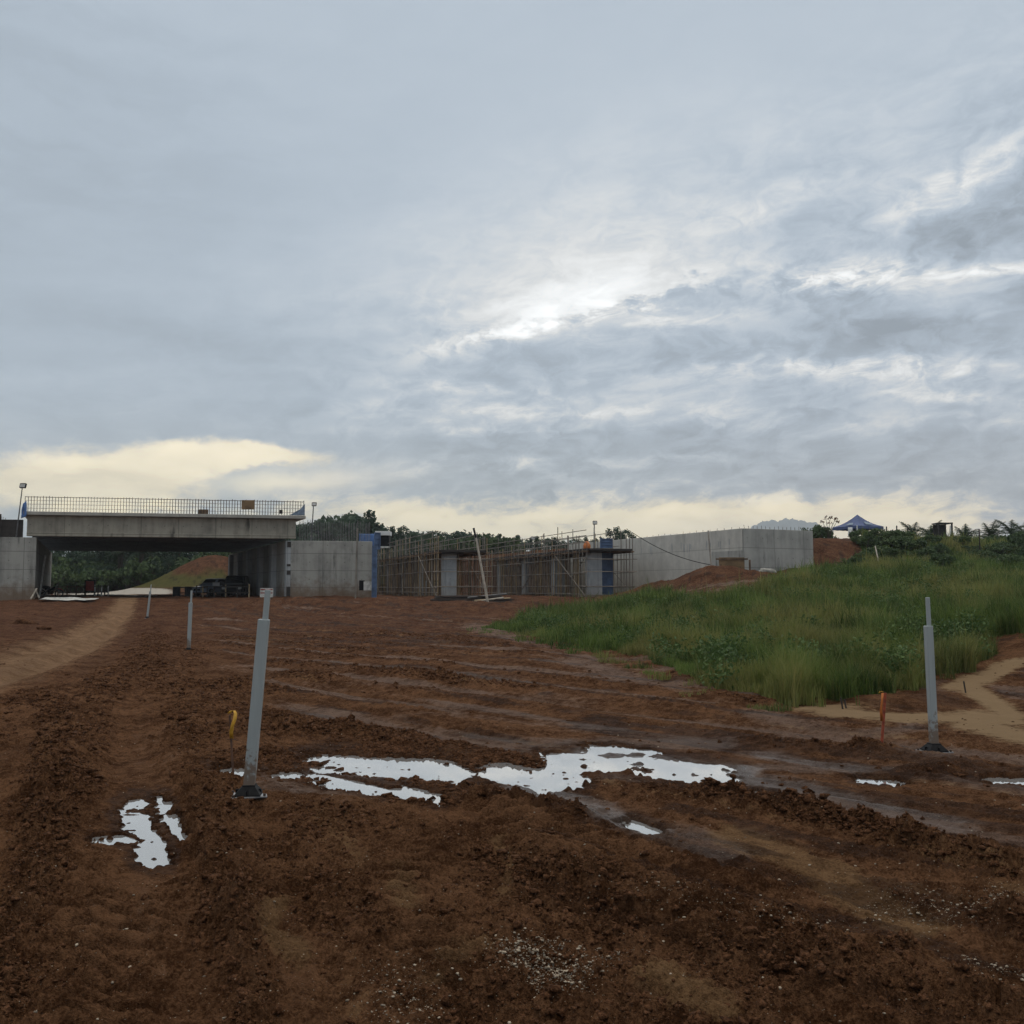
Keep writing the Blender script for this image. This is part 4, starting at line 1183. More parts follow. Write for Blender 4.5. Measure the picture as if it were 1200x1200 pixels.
# ------------------------------------------------------------------ tent, shed and posts on top of the bank
d = 80.0
tx0, tx1 = xat(980, d), xat(1034, d)
wT = (tx1 - tx0) / 2; cx = (tx0 + tx1) / 2
zE, zP, zV = zat(617.5, d), zat(603, d), zat(620.8, d)
zg = hz(cx, d)
tent = thing('canopy_tent', 'dark blue canopy tent with pale patches on top of the green bank', 'tent', (cx, d, zg))
ang = math.radians(24)
cs_ = [Vector((cx + wT * .98 * (math.cos(ang) * sx - math.sin(ang) * sy) / 1.32, d + wT * (math.sin(ang) * sx + math.cos(ang) * sy) / 1.32, 0)) for sx, sy in ((-1, -1), (1, -1), (1, 1), (-1, 1))]
roof = MB(); n = 8
for k in range(4):
    a, b = cs_[k], cs_[(k + 1) % 4]; pk = Vector((cx, d, zP))
    vs, fs = [], []
    for j in range(n + 1):
        for i in range(n + 1):
            u, v_ = i / n, j / n
            e = a.lerp(b, u); e.z = zE
            p = e.lerp(pk, v_); p.z -= 0.16 * math.sin(v_ * math.pi) + .05 * math.sin(u * math.pi) * (1 - v_)
            vs.append(p)
    for j in range(n):
        for i in range(n):
            q_ = j * (n + 1) + i; fs.append((q_, q_ + 1, q_ + n + 2, q_ + n + 1))
    roof.add(vs, fs)
ro = roof.build('roof', M['tent_blue'], tent, smooth=True)
vl = MB()
for k in range(4):
    a, b = cs_[k], cs_[(k + 1) % 4]
    for i in range(10):
        p, q_ = a.lerp(b, i / 10), a.lerp(b, (i + 1) / 10)
        vl.add([(p.x, p.y, zE - .01), (q_.x, q_.y, zE - .01), (q_.x, q_.y, zV - .03 * (i % 2)), (p.x, p.y, zV - .03 * ((i + 1) % 2))], [(0, 1, 2, 3)])
vo = vl.build('valance', M['tent_blue'], tent)
sm = vo.modifiers.new('thickness', 'SOLIDIFY'); sm.thickness = .015
for k in range(4):
    MB().tube((cs_[k].x, cs_[k].y, hz(cs_[k].x, cs_[k].y) - .1), (cs_[k].x, cs_[k].y, zE), .045, n=6).build('leg', M['white'], tent)
# pale patches sewn on two roof faces
for k, (u0, u1, v0, v1) in ((0, (.40, .75, .18, .50)), (3, (.45, .8, .12, .4))):
    a, b = cs_[k], cs_[(k + 1) % 4]; pk = Vector((cx, d, zP)); ps = []
    for (u, v_) in ((u0, v0), (u1, v0), (u1 - .08, v1), (u0 + .08, v1)):
        e = a.lerp(b, u); e.z = zE; p = e.lerp(pk, v_); p.z -= 0.16 * math.sin(v_ * math.pi) - .045
        ps.append(p + Vector((0, -.03, 0)))
    pm = MB().add(ps, [(0, 1, 2, 3)]).build('roof_patch', M['grey_sheet'], ro)
    sm = pm.modifiers.new('thickness', 'SOLIDIFY'); sm.thickness = .01
sheet('cloth', 'white cloth hung from the front of the blue canopy tent', 'cloth',
      [at(993.5, 629, d - 2.6), at(999.5, 629, d - 2.6), at(999, 618, d - 2.4), at(994, 618, d - 2.4)], M['white'], 6, .04)

d = 88; zg = hz(xat(1107, d), d)
shed = thing('shed', 'dark open sided timber shed on the bank crest right of the tent', 'shed', (xat(1107, d), d, zg))
x0, x1 = xat(1099, d), xat(1114.5, d)
MB().box(((x0 + x1) / 2, d, zat(613.6, d)), (x1 - x0 + .1, 1.5, .10)).build('roof', M['dark_timber'], shed)
for x in (x0, x1, (x0 + x1) / 2):
    MB().box((x, d - .6, (zg + zat(614, d)) / 2), (.12, .12, zat(614, d) - zg)).build('post', M['dark_timber'], shed)
MB().box(((x0 + x1) / 2, d + .6, (zg + zat(614.5, d)) / 2), (x1 - x0, .08, zat(614.5, d) - zg)).build('back_wall', M['dark_timber'], shed)
MB().box(((x0 + x1) / 2 - .15, d - .2, zg + .75), (.8, .6, .5)).build('shelf_box', M['timber'], shed)
stick('white_post', 'thin white post just right of the dark shed on the bank crest', 'post', (xat(1116, 84), 84, hz(xat(1116, 84), 84) - .1), (xat(1116, 84), 84, zat(616, 84)), .05, M['white'])
for px, y_t in ((1041, 617), (1053, 616), (1150, 620), (1066, 618)):
    dd = 70
    stick('fence_post', {1041: 'grey fence post on the bank crest close to the tent', 1053: 'grey fence post on the bank crest left of the palms', 1150: 'grey fence post standing alone on the crest right of the shed', 1066: 'grey fence post on the bank crest in front of the palms'}[px],
          'post', (xat(px, dd), dd, hz(xat(px, dd), dd) - .1), (xat(px, dd), dd, zat(y_t, dd)), .045, M['dark_timber'])
p = at(1031, 668, 58.5)
stick('dead_trunk', 'thin pale dead trunk leaning on the overgrown bank below the tent', 'dead tree', (xat(1032.5, 60), 60, hz(xat(1032.5, 60), 60) - .1), (xat(1027, 61.5), 61.5, zat(640, 61.5)), .06, M['pale_timber'], .035)

# ------------------------------------------------------------------ things before and under the bridge
# stacked bars and long poles in front of the left scaffolding
rb = random.Random(4)
d = 62.5
for k, (px0, px1, py, lb) in enumerate([(508, 600, 706, 'long dark bundle of steel bars lowest in the stack before the scaffolding'),
                                        (512, 585, 702.5, 'shorter dark bundle of steel bars on top of the stack before the scaffolding')]):
    t = thing('bar_bundle', lb, 'steel bars', (xat((px0 + px1) / 2, d), d + k * .2, zat(py, d)))
    for i in range(22):
        z = zat(py, d) + rb.uniform(0, .22); yy = d + rb.uniform(-.45, .45) + k * .2
        MB().tube((xat(px0 + rb.uniform(-4, 8), d), yy, z), (xat(px1 + rb.uniform(-10, 5), d), yy + rb.uniform(-.3, .3), z + rb.uniform(-.04, .06)), .035, n=5).build('bar', M['dark_timber'] if i % 3 else M['rebar'], t)
stick('timber_pole', 'long pale pole lying across the stack of steel bars', 'pole', at(505, 712, 61.2), at(590, 700.5, 62.2), .06, M['pale_timber'])
stick('timber_pole', 'grey pole resting along the top of the stack of steel bars', 'pole', at(548, 700.5, 62.0), at(594, 696, 63.0), .06, M['steel'])
stick('timber_pole', 'grey pole lying on the right end of the stack of steel bars', 'pole', at(556, 704, 61.8), at(598, 701, 62.4), .055, M['bamboo'])
d = 61.5
o = thing('leaning_pole', 'tall bamboo pole leaning leftwards before the gap between the two scaffolds', 'pole', (xat(572, d), d, zat(705, d) - .1))
MB().tube((xat(572, d), d, zat(706, d) - .1), (xat(557.5, d), d + .3, zat(630, d)), .09, .065, 7).build('shaft', M['pale_timber'], o)
MB().tube((xat(557.5, d), d + .3, zat(630, d)), (xat(554.5, d), d + .36, zat(618.5, d)), .055, .07, 7).build('dark_tip', M['black_plastic'], o)
for a, b, lb in ((at(440, 706, 64), at(463, 706, 64.5), 'pale plank lying on the ground at the foot of the blue formwork panel'),
                 (at(466, 716, 57), at(492, 713.5, 58), 'pale plank lying on red earth before the left scaffolding')):
    m_ = MB(); mid = (a + b) / 2; mid.z = hz(mid.x, mid.y) + .10
    m_.box(mid, ((b - a).length, .32, .06), Matrix.Rotation(math.atan2(b.y - a.y, b.x - a.x), 3, 'Z'))
    tag(m_.build('plank', M['pale_timber']), lb, 'plank')

# plastic sheet on the ground before the bridge
pa = [at(45, 706, 62), at(98, 706.5, 61), at(116, 702.5, 63.5), at(60, 701.5, 65)]
for p in pa: p.z = hz(p.x, p.y) + .16
sheet('plastic_sheet', 'crumpled white plastic sheet on the ground before the left bridge opening', 'plastic sheet', pa, M['offwhite'], 14, .05)
stick('timber_prop', 'pale timber leaning at the foot of the left abutment, left one', 'timber', at(36, 702, 65.2), at(43, 690, 66.4), .06, M['pale_timber'])
stick('timber_prop', 'pale timber leaning at the foot of the left abutment, right one', 'timber', at(46, 701, 66.5), at(41, 690, 66.6), .06, M['pale_timber'])
stick('timber_prop', 'tall white strip standing in for the lit far end of the left abutment wall', 'timber', (xat(46.5, 72), 72, .95), (xat(51.5, 72), 72, zat(651, 72)), .07, M['offwhite'])  # added upright, paints the lit far end of the inner abutment wall

# motorbike
def motorbike(label, loc, rz):
    t = thing('motorbike', label, 'motorbike', loc)
    L = Vector(loc); R = Matrix.Rotation(rz, 3, 'Z')
    def P_(x, y, z): return L + R @ Vector((x, y, z))
    def wheel(x):
        m = MB(); vs, fs = [], []; n, k = 20, 6
        for i in range(n):
            a = 2 * math.pi * i / n
            for j in range(k):
                b = 2 * math.pi * j / k
                rr = .27 + .045 * math.cos(b); vs.append(P_(x + rr * math.cos(a), .045 * math.sin(b), .30 + rr * math.sin(a)))
        for i in range(n):
            for j in range(k):
                fs.append((i * k + j, ((i + 1) % n) * k + j, ((i + 1) % n) * k + (j + 1) % k, i * k + (j + 1) % k))
        w_ = m.add(vs, fs).build('wheel', M['tyre'], t, smooth=True)
        s_ = MB()
        for i in range(6):
            a = math.pi * i / 6
            s_.tube(P_(x + .25 * math.cos(a), 0, .3 + .25 * math.sin(a)), P_(x - .25 * math.cos(a), 0, .3 - .25 * math.sin(a)), .008, n=4)
        s_.build('spokes', M['steel'], w_)
    wheel(-.62); wheel(.62)
    b = MB()
    b.path([P_(-.62, 0, .3), P_(-.2, 0, .42), P_(.15, 0, .40), P_(.35, 0, .78)], .05, 6)
    b.path([P_(-.35, 0, .62), P_(0, 0, .55), P_(.35, 0, .78)], [.09, .10, .07], 8)
    b.box(P_(.02, 0, .36), (.34, .22, .26), R)
    b.build('frame', M['car_black'], t)
    MB().path([P_(.62, .0, .3), P_(.42, 0, .86)], .035, 6).build('fork', M['steel'], t)
    MB().path([P_(-.72, 0, .76), P_(-.35, 0, .77), P_(0, 0, .72)], [.08, .12, .09], 8).build('seat', M['black_plastic'], t, smooth=True)
    MB().path([P_(.34, -.34, 1.0), P_(.42, -.12, .95), P_(.42, .12, .95), P_(.34, .34, 1.0)], .018, 6).build('handlebar', M['black_plastic'], t)
    MB().lathe([(.03, 0), (.085, .03), (.09, .09), (.05, .12)], P_(.47, 0, .84), 10).build('headlight', M['lamp_glass'], t)
    MB().path([P_(.9, 0, .5), P_(.72, 0, .64), P_(.5, 0, .66)], [.03, .06, .04], 6).build('front_mudguard', M['red'], t)
    for sy in (-.36, .36):
        MB().tube(P_(.36, sy, .98), P_(.4, sy * 1.05, 1.14), .008, n=4).build('mirror_stalk', M['steel'], t)
    return t
p = at(58.5, 700.5, 73.5)
motorbike('black motorbike parked under the left end of the bridge', (p.x, 73.5, hz(p.x, 73.5)), 0.25)

def barrier(label, px0, px1, d0, d1, h=0.85, nposts=4, rails=2, mat='timber', pm='timber', group='low pipe barriers under the bridge', wob=.03):
    a = Vector((xat(px0, d0), d0)); b = Vector((xat(px1, d1), d1))
    za, zb = hz(a.x, a.y), hz(b.x, b.y)
    t = thing('barrier', label, 'barrier', (a.x, a.y, za), group)
    for k in range(nposts):
        u = k / (nposts - 1); p = a.lerp(b, u); z = za + (zb - za) * u
        MB().tube((p.x, p.y, z - .1), (p.x + random.uniform(-wob, wob), p.y, z + h + random.uniform(-.05, .15)), .05, n=6).build('post', M[pm if k % 2 == 0 else mat], t)
    for k in range(rails):
        z = h * (k + 1) / rails - .06
        MB().tube((a.x, a.y - .06, za + z), (b.x, b.y - .06, zb + z), .04, n=6).build('rail', M[mat], t)
    return t
barrier('low dark rail barrier right of the motorbike under the bridge', 68, 100, 77, 77, .85, 4)
barrier('short post barrier with pale posts right of the red board under the bridge', 111, 127, 74, 74, .9, 5, 2, 'dark_timber', 'offwhite')
barrier('dark rail barrier behind the far grey post under the bridge', 205, 243, 72, 73, .8, 4, 2, 'dark_timber', 'dark_timber')
barrier('rail barrier with yellowish posts in front of the parked vehicles', 238, 292, 72.5, 71, .85, 5, 2, 'dark_timber', 'bamboo')
d = 75
o = thing('red_board', 'dark framed red board standing by the barrier under the bridge', 'board', (xat(105.5, d), d, hz(xat(105.5, d), d)))
zb = hz(xat(105.5, d), d)
MB().box((xat(105.5, d), d, zb + .85), (.62, .06, .72)).build('face', M['red'], o)
fr = MB()
for sx in (-1, 1): fr.box((xat(105.5, d) + sx * .36, d, zb + .62), (.09, .12, 1.35))
fr.box((xat(105.5, d), d, zb + 1.27), (.82, .121, .09)); fr.box((xat(105.5, d), d, zb + .42), (.63, .11, .09))
fr.build('frame', M['dark_timber'], o)
d = 71.2
for px, lb in ((207, 'black drum beside the dark rail barrier, left one'), (221, 'black drum beside the dark rail barrier, right one')):
    c = Vector((xat(px, d), d, hz(xat(px, d), d) - .02))
    tag(MB().lathe([(.24, 0), (.27, .02), (.27, .28), (.285, .30), (.27, .32), (.27, .58), (.285, .6), (.27, .62), (.27, .80), (.25, .82), (.25, .80)], c, 14).build('drum', M['black_plastic'], smooth=False), lb, 'drum')
d = 64.5
sg = thing('sign_board', 'white board with red bands on short legs before the right abutment', 'sign', (xat(312.5, d), d, hz(xat(312.5, d), d)))
zc_ = zat(694.5, d)
MB().box((xat(312.5, d), d, zc_), (.86, .04, .60)).build('board', M['offwhite'], sg)
for z_ in (.20, -.02): MB().box((xat(312.5, d), d - .023, zc_ + z_), (.80, .004, .07)).build('red_band', M['red'], sg)
for sx in (-1, 1): MB().box((xat(312.5, d) + sx * .36, d + .05, zc_ - .35), (.06, .06, 1.0)).build('leg', M['timber'], sg)

# vehicles
def car(name, label, cat, loc, rz, w, h, length, paint, suv):
    t = thing(name, label, cat, loc)
    L_ = Vector(loc); R = Matrix.Rotation(rz, 3, 'Z')
    def P_(x, y, z): return L_ + R @ Vector((x, y, z))
    hw = w / 2; belt = h * (.60 if suv else .58); sill = h * .17
    hood = length * .27; tail = 0.06 if suv else length * .16
    def loft(secs, name, mat, parent, bevel=0.0):
        m = MB(); n = len(secs[0]); vs, fs = [], []
        for s_ in secs: vs += [P_(*p) for p in s_]
        for k in range(len(secs) - 1):
            for i in range(n): fs.append((k * n + i, k * n + (i + 1) % n, (k + 1) * n + (i + 1) % n, (k + 1) * n + i))
        fs += [tuple(range(n)), tuple(reversed(range((len(secs) - 1) * n, len(secs) * n)))]
        return m.add(vs, fs).build(name, mat, parent, bevel=bevel)
    f, b = -length / 2, length / 2          # the front looks along local -Y
    def sec(y, wd, z0, z1, r=.10): return [(-wd, y, z0), (wd, y, z0), (wd * 1.02, y, z0 + (z1 - z0) * .5), (wd * .97, y, z1 - r * .4), (wd - r, y, z1), (-wd + r, y, z1), (-wd * .97, y, z1 - r * .4), (-wd * 1.02, y, z0 + (z1 - z0) * .5)]
    body = loft([sec(f, hw * .86, sill + .05, belt * .80), sec(f + .12, hw * .96, sill, belt * .88), sec(f + hood, hw, sill, belt), sec(b - .15, hw, sill, belt), sec(b, hw * .92, sill + .06, belt * .95)], 'body', paint, t, .03)
    def gsec(y, wd, z, r=.08): return [(-wd, y, belt - .02), (wd, y, belt - .02), (wd * .86, y, z - r), (wd * .80, y, z), (-wd * .80, y, z), (-wd * .86, y, z - r)]
    y0, y1, y2, y3 = f + hood * .92, f + hood + length * .13, b - (.25 if suv else length * .30), b - tail
    cab = loft([gsec(y0, hw * .96, belt + .02, .0), gsec(y1, hw * .96, h * .98), gsec((y1 + y2) / 2, hw * .96, h), gsec(y2, hw * .96, h * .98), gsec(y3, hw * .94, belt + .02 if not suv else h * .75, .0)], 'roof', paint, t, .02)
    z0, z1 = belt + .05, h * .93
    def lerp(a, c, u): return a + (c - a) * u
    def wsy(z): return lerp(y0, y1, (z - belt) / (h * .98 - belt)) - .012
    def wsx(z): return hw * .96 * lerp(1, .82, (z - belt) / (h - belt)) * .9
    win = MB().add([P_(-wsx(z0), wsy(z0), z0), P_(wsx(z0), wsy(z0), z0), P_(wsx(z1), wsy(z1), z1), P_(-wsx(z1), wsy(z1), z1)], [(0, 1, 2, 3)])
    win.build('windscreen', M['glass'], t)
    for sx in (-1, 1):
        k = .97
        def sxx(z): return sx * (hw * .96 * lerp(1, .84, (z - belt) / (h - belt)) + .008)
        m = MB().add([P_(sxx(z0), y0 + .30, z0), P_(sxx(z0), y2 + .05, z0), P_(sxx(z1), y2 - .05, z1), P_(sxx(z1), y1 + .05, z1)], [(0, 1, 2, 3)])
        m.build('side_window', M['glass'], t)
        MB().box(P_(sx * hw * .66, f + .06, belt * .66), (hw * .42, .14, belt * .18), R).build('headlight', M['lamp_glass'], t, bevel=.02)
        MB().box(P_(sx * (hw + .10), y0 + .30, belt + .05), (.18, .10, .14), R).build('wing_mirror', paint, t, bevel=.02)
        for yy in (f + length * .19, b - length * .19):
            r = .33
            c = P_(sx * (hw - .10), yy, r)
            q0, q1 = P_(sx * (hw - .24), yy, r), P_(sx * (hw + .015), yy, r)
            w_ = MB().tube(q0, q1, r, n=18).build('wheel', M['tyre'], t, bevel=.03)
            MB().tube(q1, P_(sx * (hw + .025), yy, r), r * .6, n=14).build('rim', M['steel'], w_)
    MB().box(P_(0, f + .01, belt * .62), (hw * .85, .06, belt * .16), R).build('grille', M['black_plastic'], t)
    MB().box(P_(0, f - .01, sill + .12), (w * .88, .18, .18), R).build('bumper', M['black_plastic'] if suv else paint, t, bevel=.03)
    return t
d = 80
p = at(277, 700, d)
car('off_road_car', 'black off road car parked facing out beside the right inner wall of the bridge', 'car', (xat(276.5, d), d, hz(xat(277, d), d)), .12, 1.75, 1.72, 4.3, M['car_black'], True)
d = 83
car('parked_car', 'blue grey car parked left of the black off road car under the bridge', 'car', (xat(252, d), d, hz(xat(252, d), d)), -.5, 1.7, 1.50, 4.0, M['car_blue'], False)
board('white_board', 'small white board propped on the bonnet of the blue grey car', 'board', 249, 257.5, 682.5, 686.5, 80.4, M['white'], .03)

# ------------------------------------------------------------------ grey posts on plates, marker stakes
def grey_post(label, base, lean, hgt, hl, w=0.075):
    t = thing('marker_post', label, 'post', base, 'grey posts on base plates')
    B = Vector(base)
    ax = Vector((lean[0], lean[1], 1)).normalized()
    qt = Vector((0, 0, 1)).rotation_difference(ax).to_matrix() @ Matrix.Rotation(.12, 3, 'Z')
    def seg(z0, z1, s_, name, mat, off=Vector((0, 0, 0)), bev=.006):
        return MB().box(B + ax * ((z0 + z1) / 2) + off, (s_, s_, z1 - z0), qt).build(name, mat, t, bevel=bev)
    seg(.03, hl, w, 'sleeve', M['pvc'])
    seg(hl - .05, hgt, w * .50, 'inner_pipe', M['pvc'], Vector((w * .12, 0, 0)), .005)
    MB().box(B + Vector((0, 0, .012)), (.27, .22, .012), Matrix.Rotation(.3, 3, 'Z')).build('base_plate', M['plate'], t, bevel=.002)
    for sx in (-1, 1):
        for sy in (-1, 1):
            c_ = B + Matrix.Rotation(.3, 3, 'Z') @ Vector((sx * .115, sy * .09, .018))
            MB().tube(c_, c_ + Vector((0, 0, .016)), .011, n=6).build('bolt', M['rebar'], t)
    m = MB(); n = 4; vs, fs = [], []
    for k, (z, s_) in enumerate(((.0185, .105), (.03, .10), (.085, .052), (.095, .050))):
        for i in range(4):
            a = math.pi / 4 + i * math.pi / 2 + .12
            vs.append(B + ax * z + Vector((s_ * 1.35 * math.cos(a), s_ * 1.35 * math.sin(a), 0)))
    for k in range(3):
        for i in range(4): fs.append((k * 4 + i, k * 4 + (i + 1) % 4, (k + 1) * 4 + (i + 1) % 4, (k + 1) * 4 + i))
    fs += [(3, 2, 1, 0), (12, 13, 14, 15)]
    fl = m.add(vs, fs).build('foot_boot', M['black_plastic'], t, bevel=.004)
    for i in range(4):
        a = i * math.pi / 2 + .12
        dv = Vector((math.cos(a), math.sin(a), 0))
        MB().box(B + dv * .082 + Vector((0, 0, .038)), (.03, .010, .045), Matrix.Rotation(a, 3, 'Z')).build('gusset', M['black_plastic'], fl)
    return t
def base_at(px, py, d=None):
    g_ = ground(px, py); return (g_.x, g_.y, gz(g_.x, g_.y) + .004)
b1 = base_at(291, 935); b2 = base_at(1095, 882.5); b3 = base_at(221, 764); b4 = base_at(172.5, 724)
def grey_post_to(label, b, top_px, top_py, frac, w):
    tp = at(top_px, top_py, b[1]); H_ = tp.z - b[2]
    grey_post(label, b, ((tp.x - b[0]) / H_, 0.0), math.hypot(H_, tp.x - b[0]), math.hypot(H_, tp.x - b[0]) * frac, w)
grey_post_to('nearest and largest grey post, leaning right, on a black footed plate left of the puddles', b1, 312.5, 691, .855, .084)
grey_post_to('grey post on a black footed plate standing at the right before the sandy channel', b2, 1086, 700, .815, .068)
grey_post_to('grey post farther back at the left, second in the row toward the bridge', b3, 224, 692, .80, .085)
grey_post_to('most distant grey post, beside the bend of the tan haul track', b4, 177, 685, .80, .085)

def ribbon(pts, wd, name, mat, parent):
    vs, fs = [], []
    for k, p in enumerate(pts):
        p = Vector(p); tw = .6 * math.sin(k * .9)
        e = Vector((math.cos(tw) * wd / 2, math.sin(tw) * wd / 2, 0))
        vs += [p - e, p + e]
    for k in range(len(pts) - 1): fs.append((2 * k, 2 * k + 1, 2 * k + 3, 2 * k + 2))
    o = MB().add(vs, fs).build(name, mat, parent, smooth=True)
    s_ = o.modifiers.new('thickness', 'SOLIDIFY'); s_.thickness = .003
    return o
b = base_at(274, 908)
d = b[1]
t = thing('marker_stake', 'wooden stake with a curled yellow ribbon beside the nearest grey post', 'stake', b)
MB().tube((b[0], d, b[2] - .05), (xat(272.5, d), d, zat(838, d)), .010, .009, 6).build('stick', M['stake'], t)
ribbon([at(271.5, 866, d - .012), at(271, 858, d - .03), at(272.5, 850, d - .04), at(275, 843, d - .03), at(276, 836, d - .02), at(274.5, 832.5, d), at(271, 833, d + .02), at(268.5, 836, d + .03)], .032, 'ribbon', M['yellow'], t)
ribbon([at(266, 867, d - .01), at(271, 865.5, d - .014), at(279, 868, d - .01)], .012, 'tie', M['stake'], t)
b = base_at(1033, 875); d = b[1]
t = thing('marker_stake', 'orange red stake with a yellow tag on top left of the right grey post', 'stake', b)
MB().tube((b[0], d, b[2] - .05), (xat(1034, d), d, zat(812, d)), .016, .014, 6).build('stick', M['red_stake'], t)
ribbon([at(1033.5, 845, d - .02), at(1032.5, 832, d - .03), at(1034, 820, d - .035), at(1034.5, 812, d - .02)], .030, 'ribbon', M['orange'], t)
ribbon([at(1035, 811, d - .02), at(1032, 810, d - .03), at(1030.5, 812, d - .03)], .028, 'tag', M['yellow'], t)
for px, py, h_, lb in ((1132, 812, 13, 'short dark stick upright in the pale sand of the channel'), (988, 830, 12, 'short dark twig upright at the left tip of the sandy channel'), (992, 829, 9, 'shorter dark twig right beside another at the channel tip')):
    g_ = ground(px, py)
    stick('stick', lb, 'stick', (g_.x, g_.y, gz(g_.x, g_.y) - .03), (g_.x - .03, g_.y, g_.z + h_ * g_.y / F), .013, M['dark_timber'])

# dark brushwood heap and a few clods on the left plain
for px, py, rx, lb in ((28, 733, .55, 'dark root clump lying on the plain left of the haul track'), (52, 738, .25, 'small dark earth lump at the right end of the root clump')):
    g_ = ground(px, py)
    lumpy('root_clump', lb, 'root clump', (g_.x, g_.y, g_.z + .05), rx, rx * .5, rx * .38, M['clod'], int(px))

# ------------------------------------------------------------------ vegetation
def leaf_cloud(rng, clumps, per, leaf, spread, flat=0.75):
    """Quads scattered about clump centres; returns (V, F)."""
    n = len(clumps) * per
    cen = np.repeat(clumps, per, 0)
    off = rng.normal(0, 1, (n, 3)); off /= np.linalg.norm(off, axis=1)[:, None] + 1e-9
    off *= (rng.random((n, 1)) ** .5) * spread * np.array([1, 1, flat])
    c = cen + off
    nrm = off + rng.normal(0, .6, (n, 3)) * spread; nrm /= np.linalg.norm(nrm, axis=1)[:, None] + 1e-9
    a = np.cross(nrm, rng.normal(0, 1, (n, 3))); a /= np.linalg.norm(a, axis=1)[:, None] + 1e-9
    b = np.cross(nrm, a)
    s_ = leaf * rng.uniform(.6, 1.3, (n, 1))
    a *= s_; b *= s_ * .62
    V = np.stack([c - a, c + b * .9, c + a, c - b * .9], 1).reshape(-1, 3)
    return V, np.arange(n * 4).reshape(n, 4)

def tree_proto(seed, h, w, kind):
    rng = np.random.default_rng(seed); rr = random.Random(seed)
    root = thing('tree', 'x', 'tree', (0, 0, -50))
    WORLD[root] = Vector((0, 0, 0))
    m = MB()
    m.path([(0, 0, -.5), (rr.uniform(-.1, .1), 0, h * .35), (rr.uniform(-.3, .3), rr.uniform(-.3, .3), h * .8)], [w * .05, w * .038, w * .015], 6)
    cl = []
    nl = 34 if kind == 'round' else 26
    for k in range(nl):
        a = rr.uniform(0, 6.28); u = rr.random()
        if kind == 'round':
            z = h * (.28 + .70 * u); R_ = w * .5 * math.sin(math.pi * min(1, .18 + .80 * u)) ** .7 * rr.uniform(.35, 1.0)
        elif kind == 'spire':
            z = h * (.15 + .85 * u); R_ = w * .42 * (1.05 - u) * rr.uniform(.3, 1.05)
        else:
            z = h * (.60 + .38 * u); R_ = w * .62 * (1 - .5 * u) * rr.uniform(.3, 1.05)
        p = (R_ * math.cos(a), R_ * math.sin(a), z)
        cl.append(p)
        if k % 3 == 0: m.path([(0, 0, z * .6), (p[0] * .5, p[1] * .5, z * .85), p], [w * .02, w * .014, w * .006], 4)
    m.build('trunk', M['bark'], root)
    V, Fq = leaf_cloud(rng, np.array(cl), 34, .30, w * .17)
    c = rawmesh('crown', V, Fq, M['leaf']); c.parent = root
    return root

def palm_proto(seed, h, rad, n=17):
    rr = random.Random(seed)
    root = thing('palm_tree', 'x', 'palm', (0, 0, -50)); WORLD[root] = Vector()
    MB().path([(0, 0, -.4), (.05, 0, h * .5), (.02, .03, h)], [.24, .22, .26], 8).build('trunk', M['bark'], root)
    vs, fs = [], []
    for k in range(n):
        a = 2 * math.pi * k / n + rr.uniform(-.2, .2); el = rr.uniform(.25, 1.5); Lf = rad * rr.uniform(.85, 1.15)
        p = Vector((0, 0, h)); dirh = Vector((math.cos(a), math.sin(a), 0)); e = el; pts = []
        for j in range(11):
            pts.append(p.copy()); e -= .095 + .05 * (1.5 - el)
            p = p + (dirh * math.cos(e) + Vector((0, 0, math.sin(e)))) * (Lf / 10)
        side = Vector((-dirh.y, dirh.x, 0))
        for j in range(10):
            b0 = len(vs)
            vs += [pts[j] - side * .03, pts[j] + side * .03, pts[j + 1] + side * .02, pts[j + 1] - side * .02]; fs.append((b0, b0 + 1, b0 + 2, b0 + 3))
            for q_ in range(3):
                c = pts[j].lerp(pts[j + 1], q_ / 3); tg = (pts[j + 1] - pts[j]).normalized()
                ll = rad * .26 * math.sin(math.pi * min(1, (j + q_ / 3 + 1) / 11.5)) + .05
                for s_ in (-1, 1):
                    tip = c + (side * s_ * .85 + tg * .55 + Vector((0, 0, -.35 + rr.uniform(-.2, .2)))) * ll
                    b0 = len(vs); wv = tg * .045
                    vs += [c - wv, c + wv, tip]; fs.append((b0, b0 + 1, b0 + 2))
    MB().add(vs, fs).build('crown', M['palm'], root)
    return root

def place(proto, x, y, s, rz, label, group, z=None, sz=None, first=set()):
    if proto not in first: o = proto; first.add(proto)
    else: o = copy_tree(proto)
    o.location = (x, y, hz(x, y) if z is None else z); o.scale = (s, s, sz or s); o.rotation_euler = (0, 0, rz)
    o['label'] = label; o['group'] = group
    return o

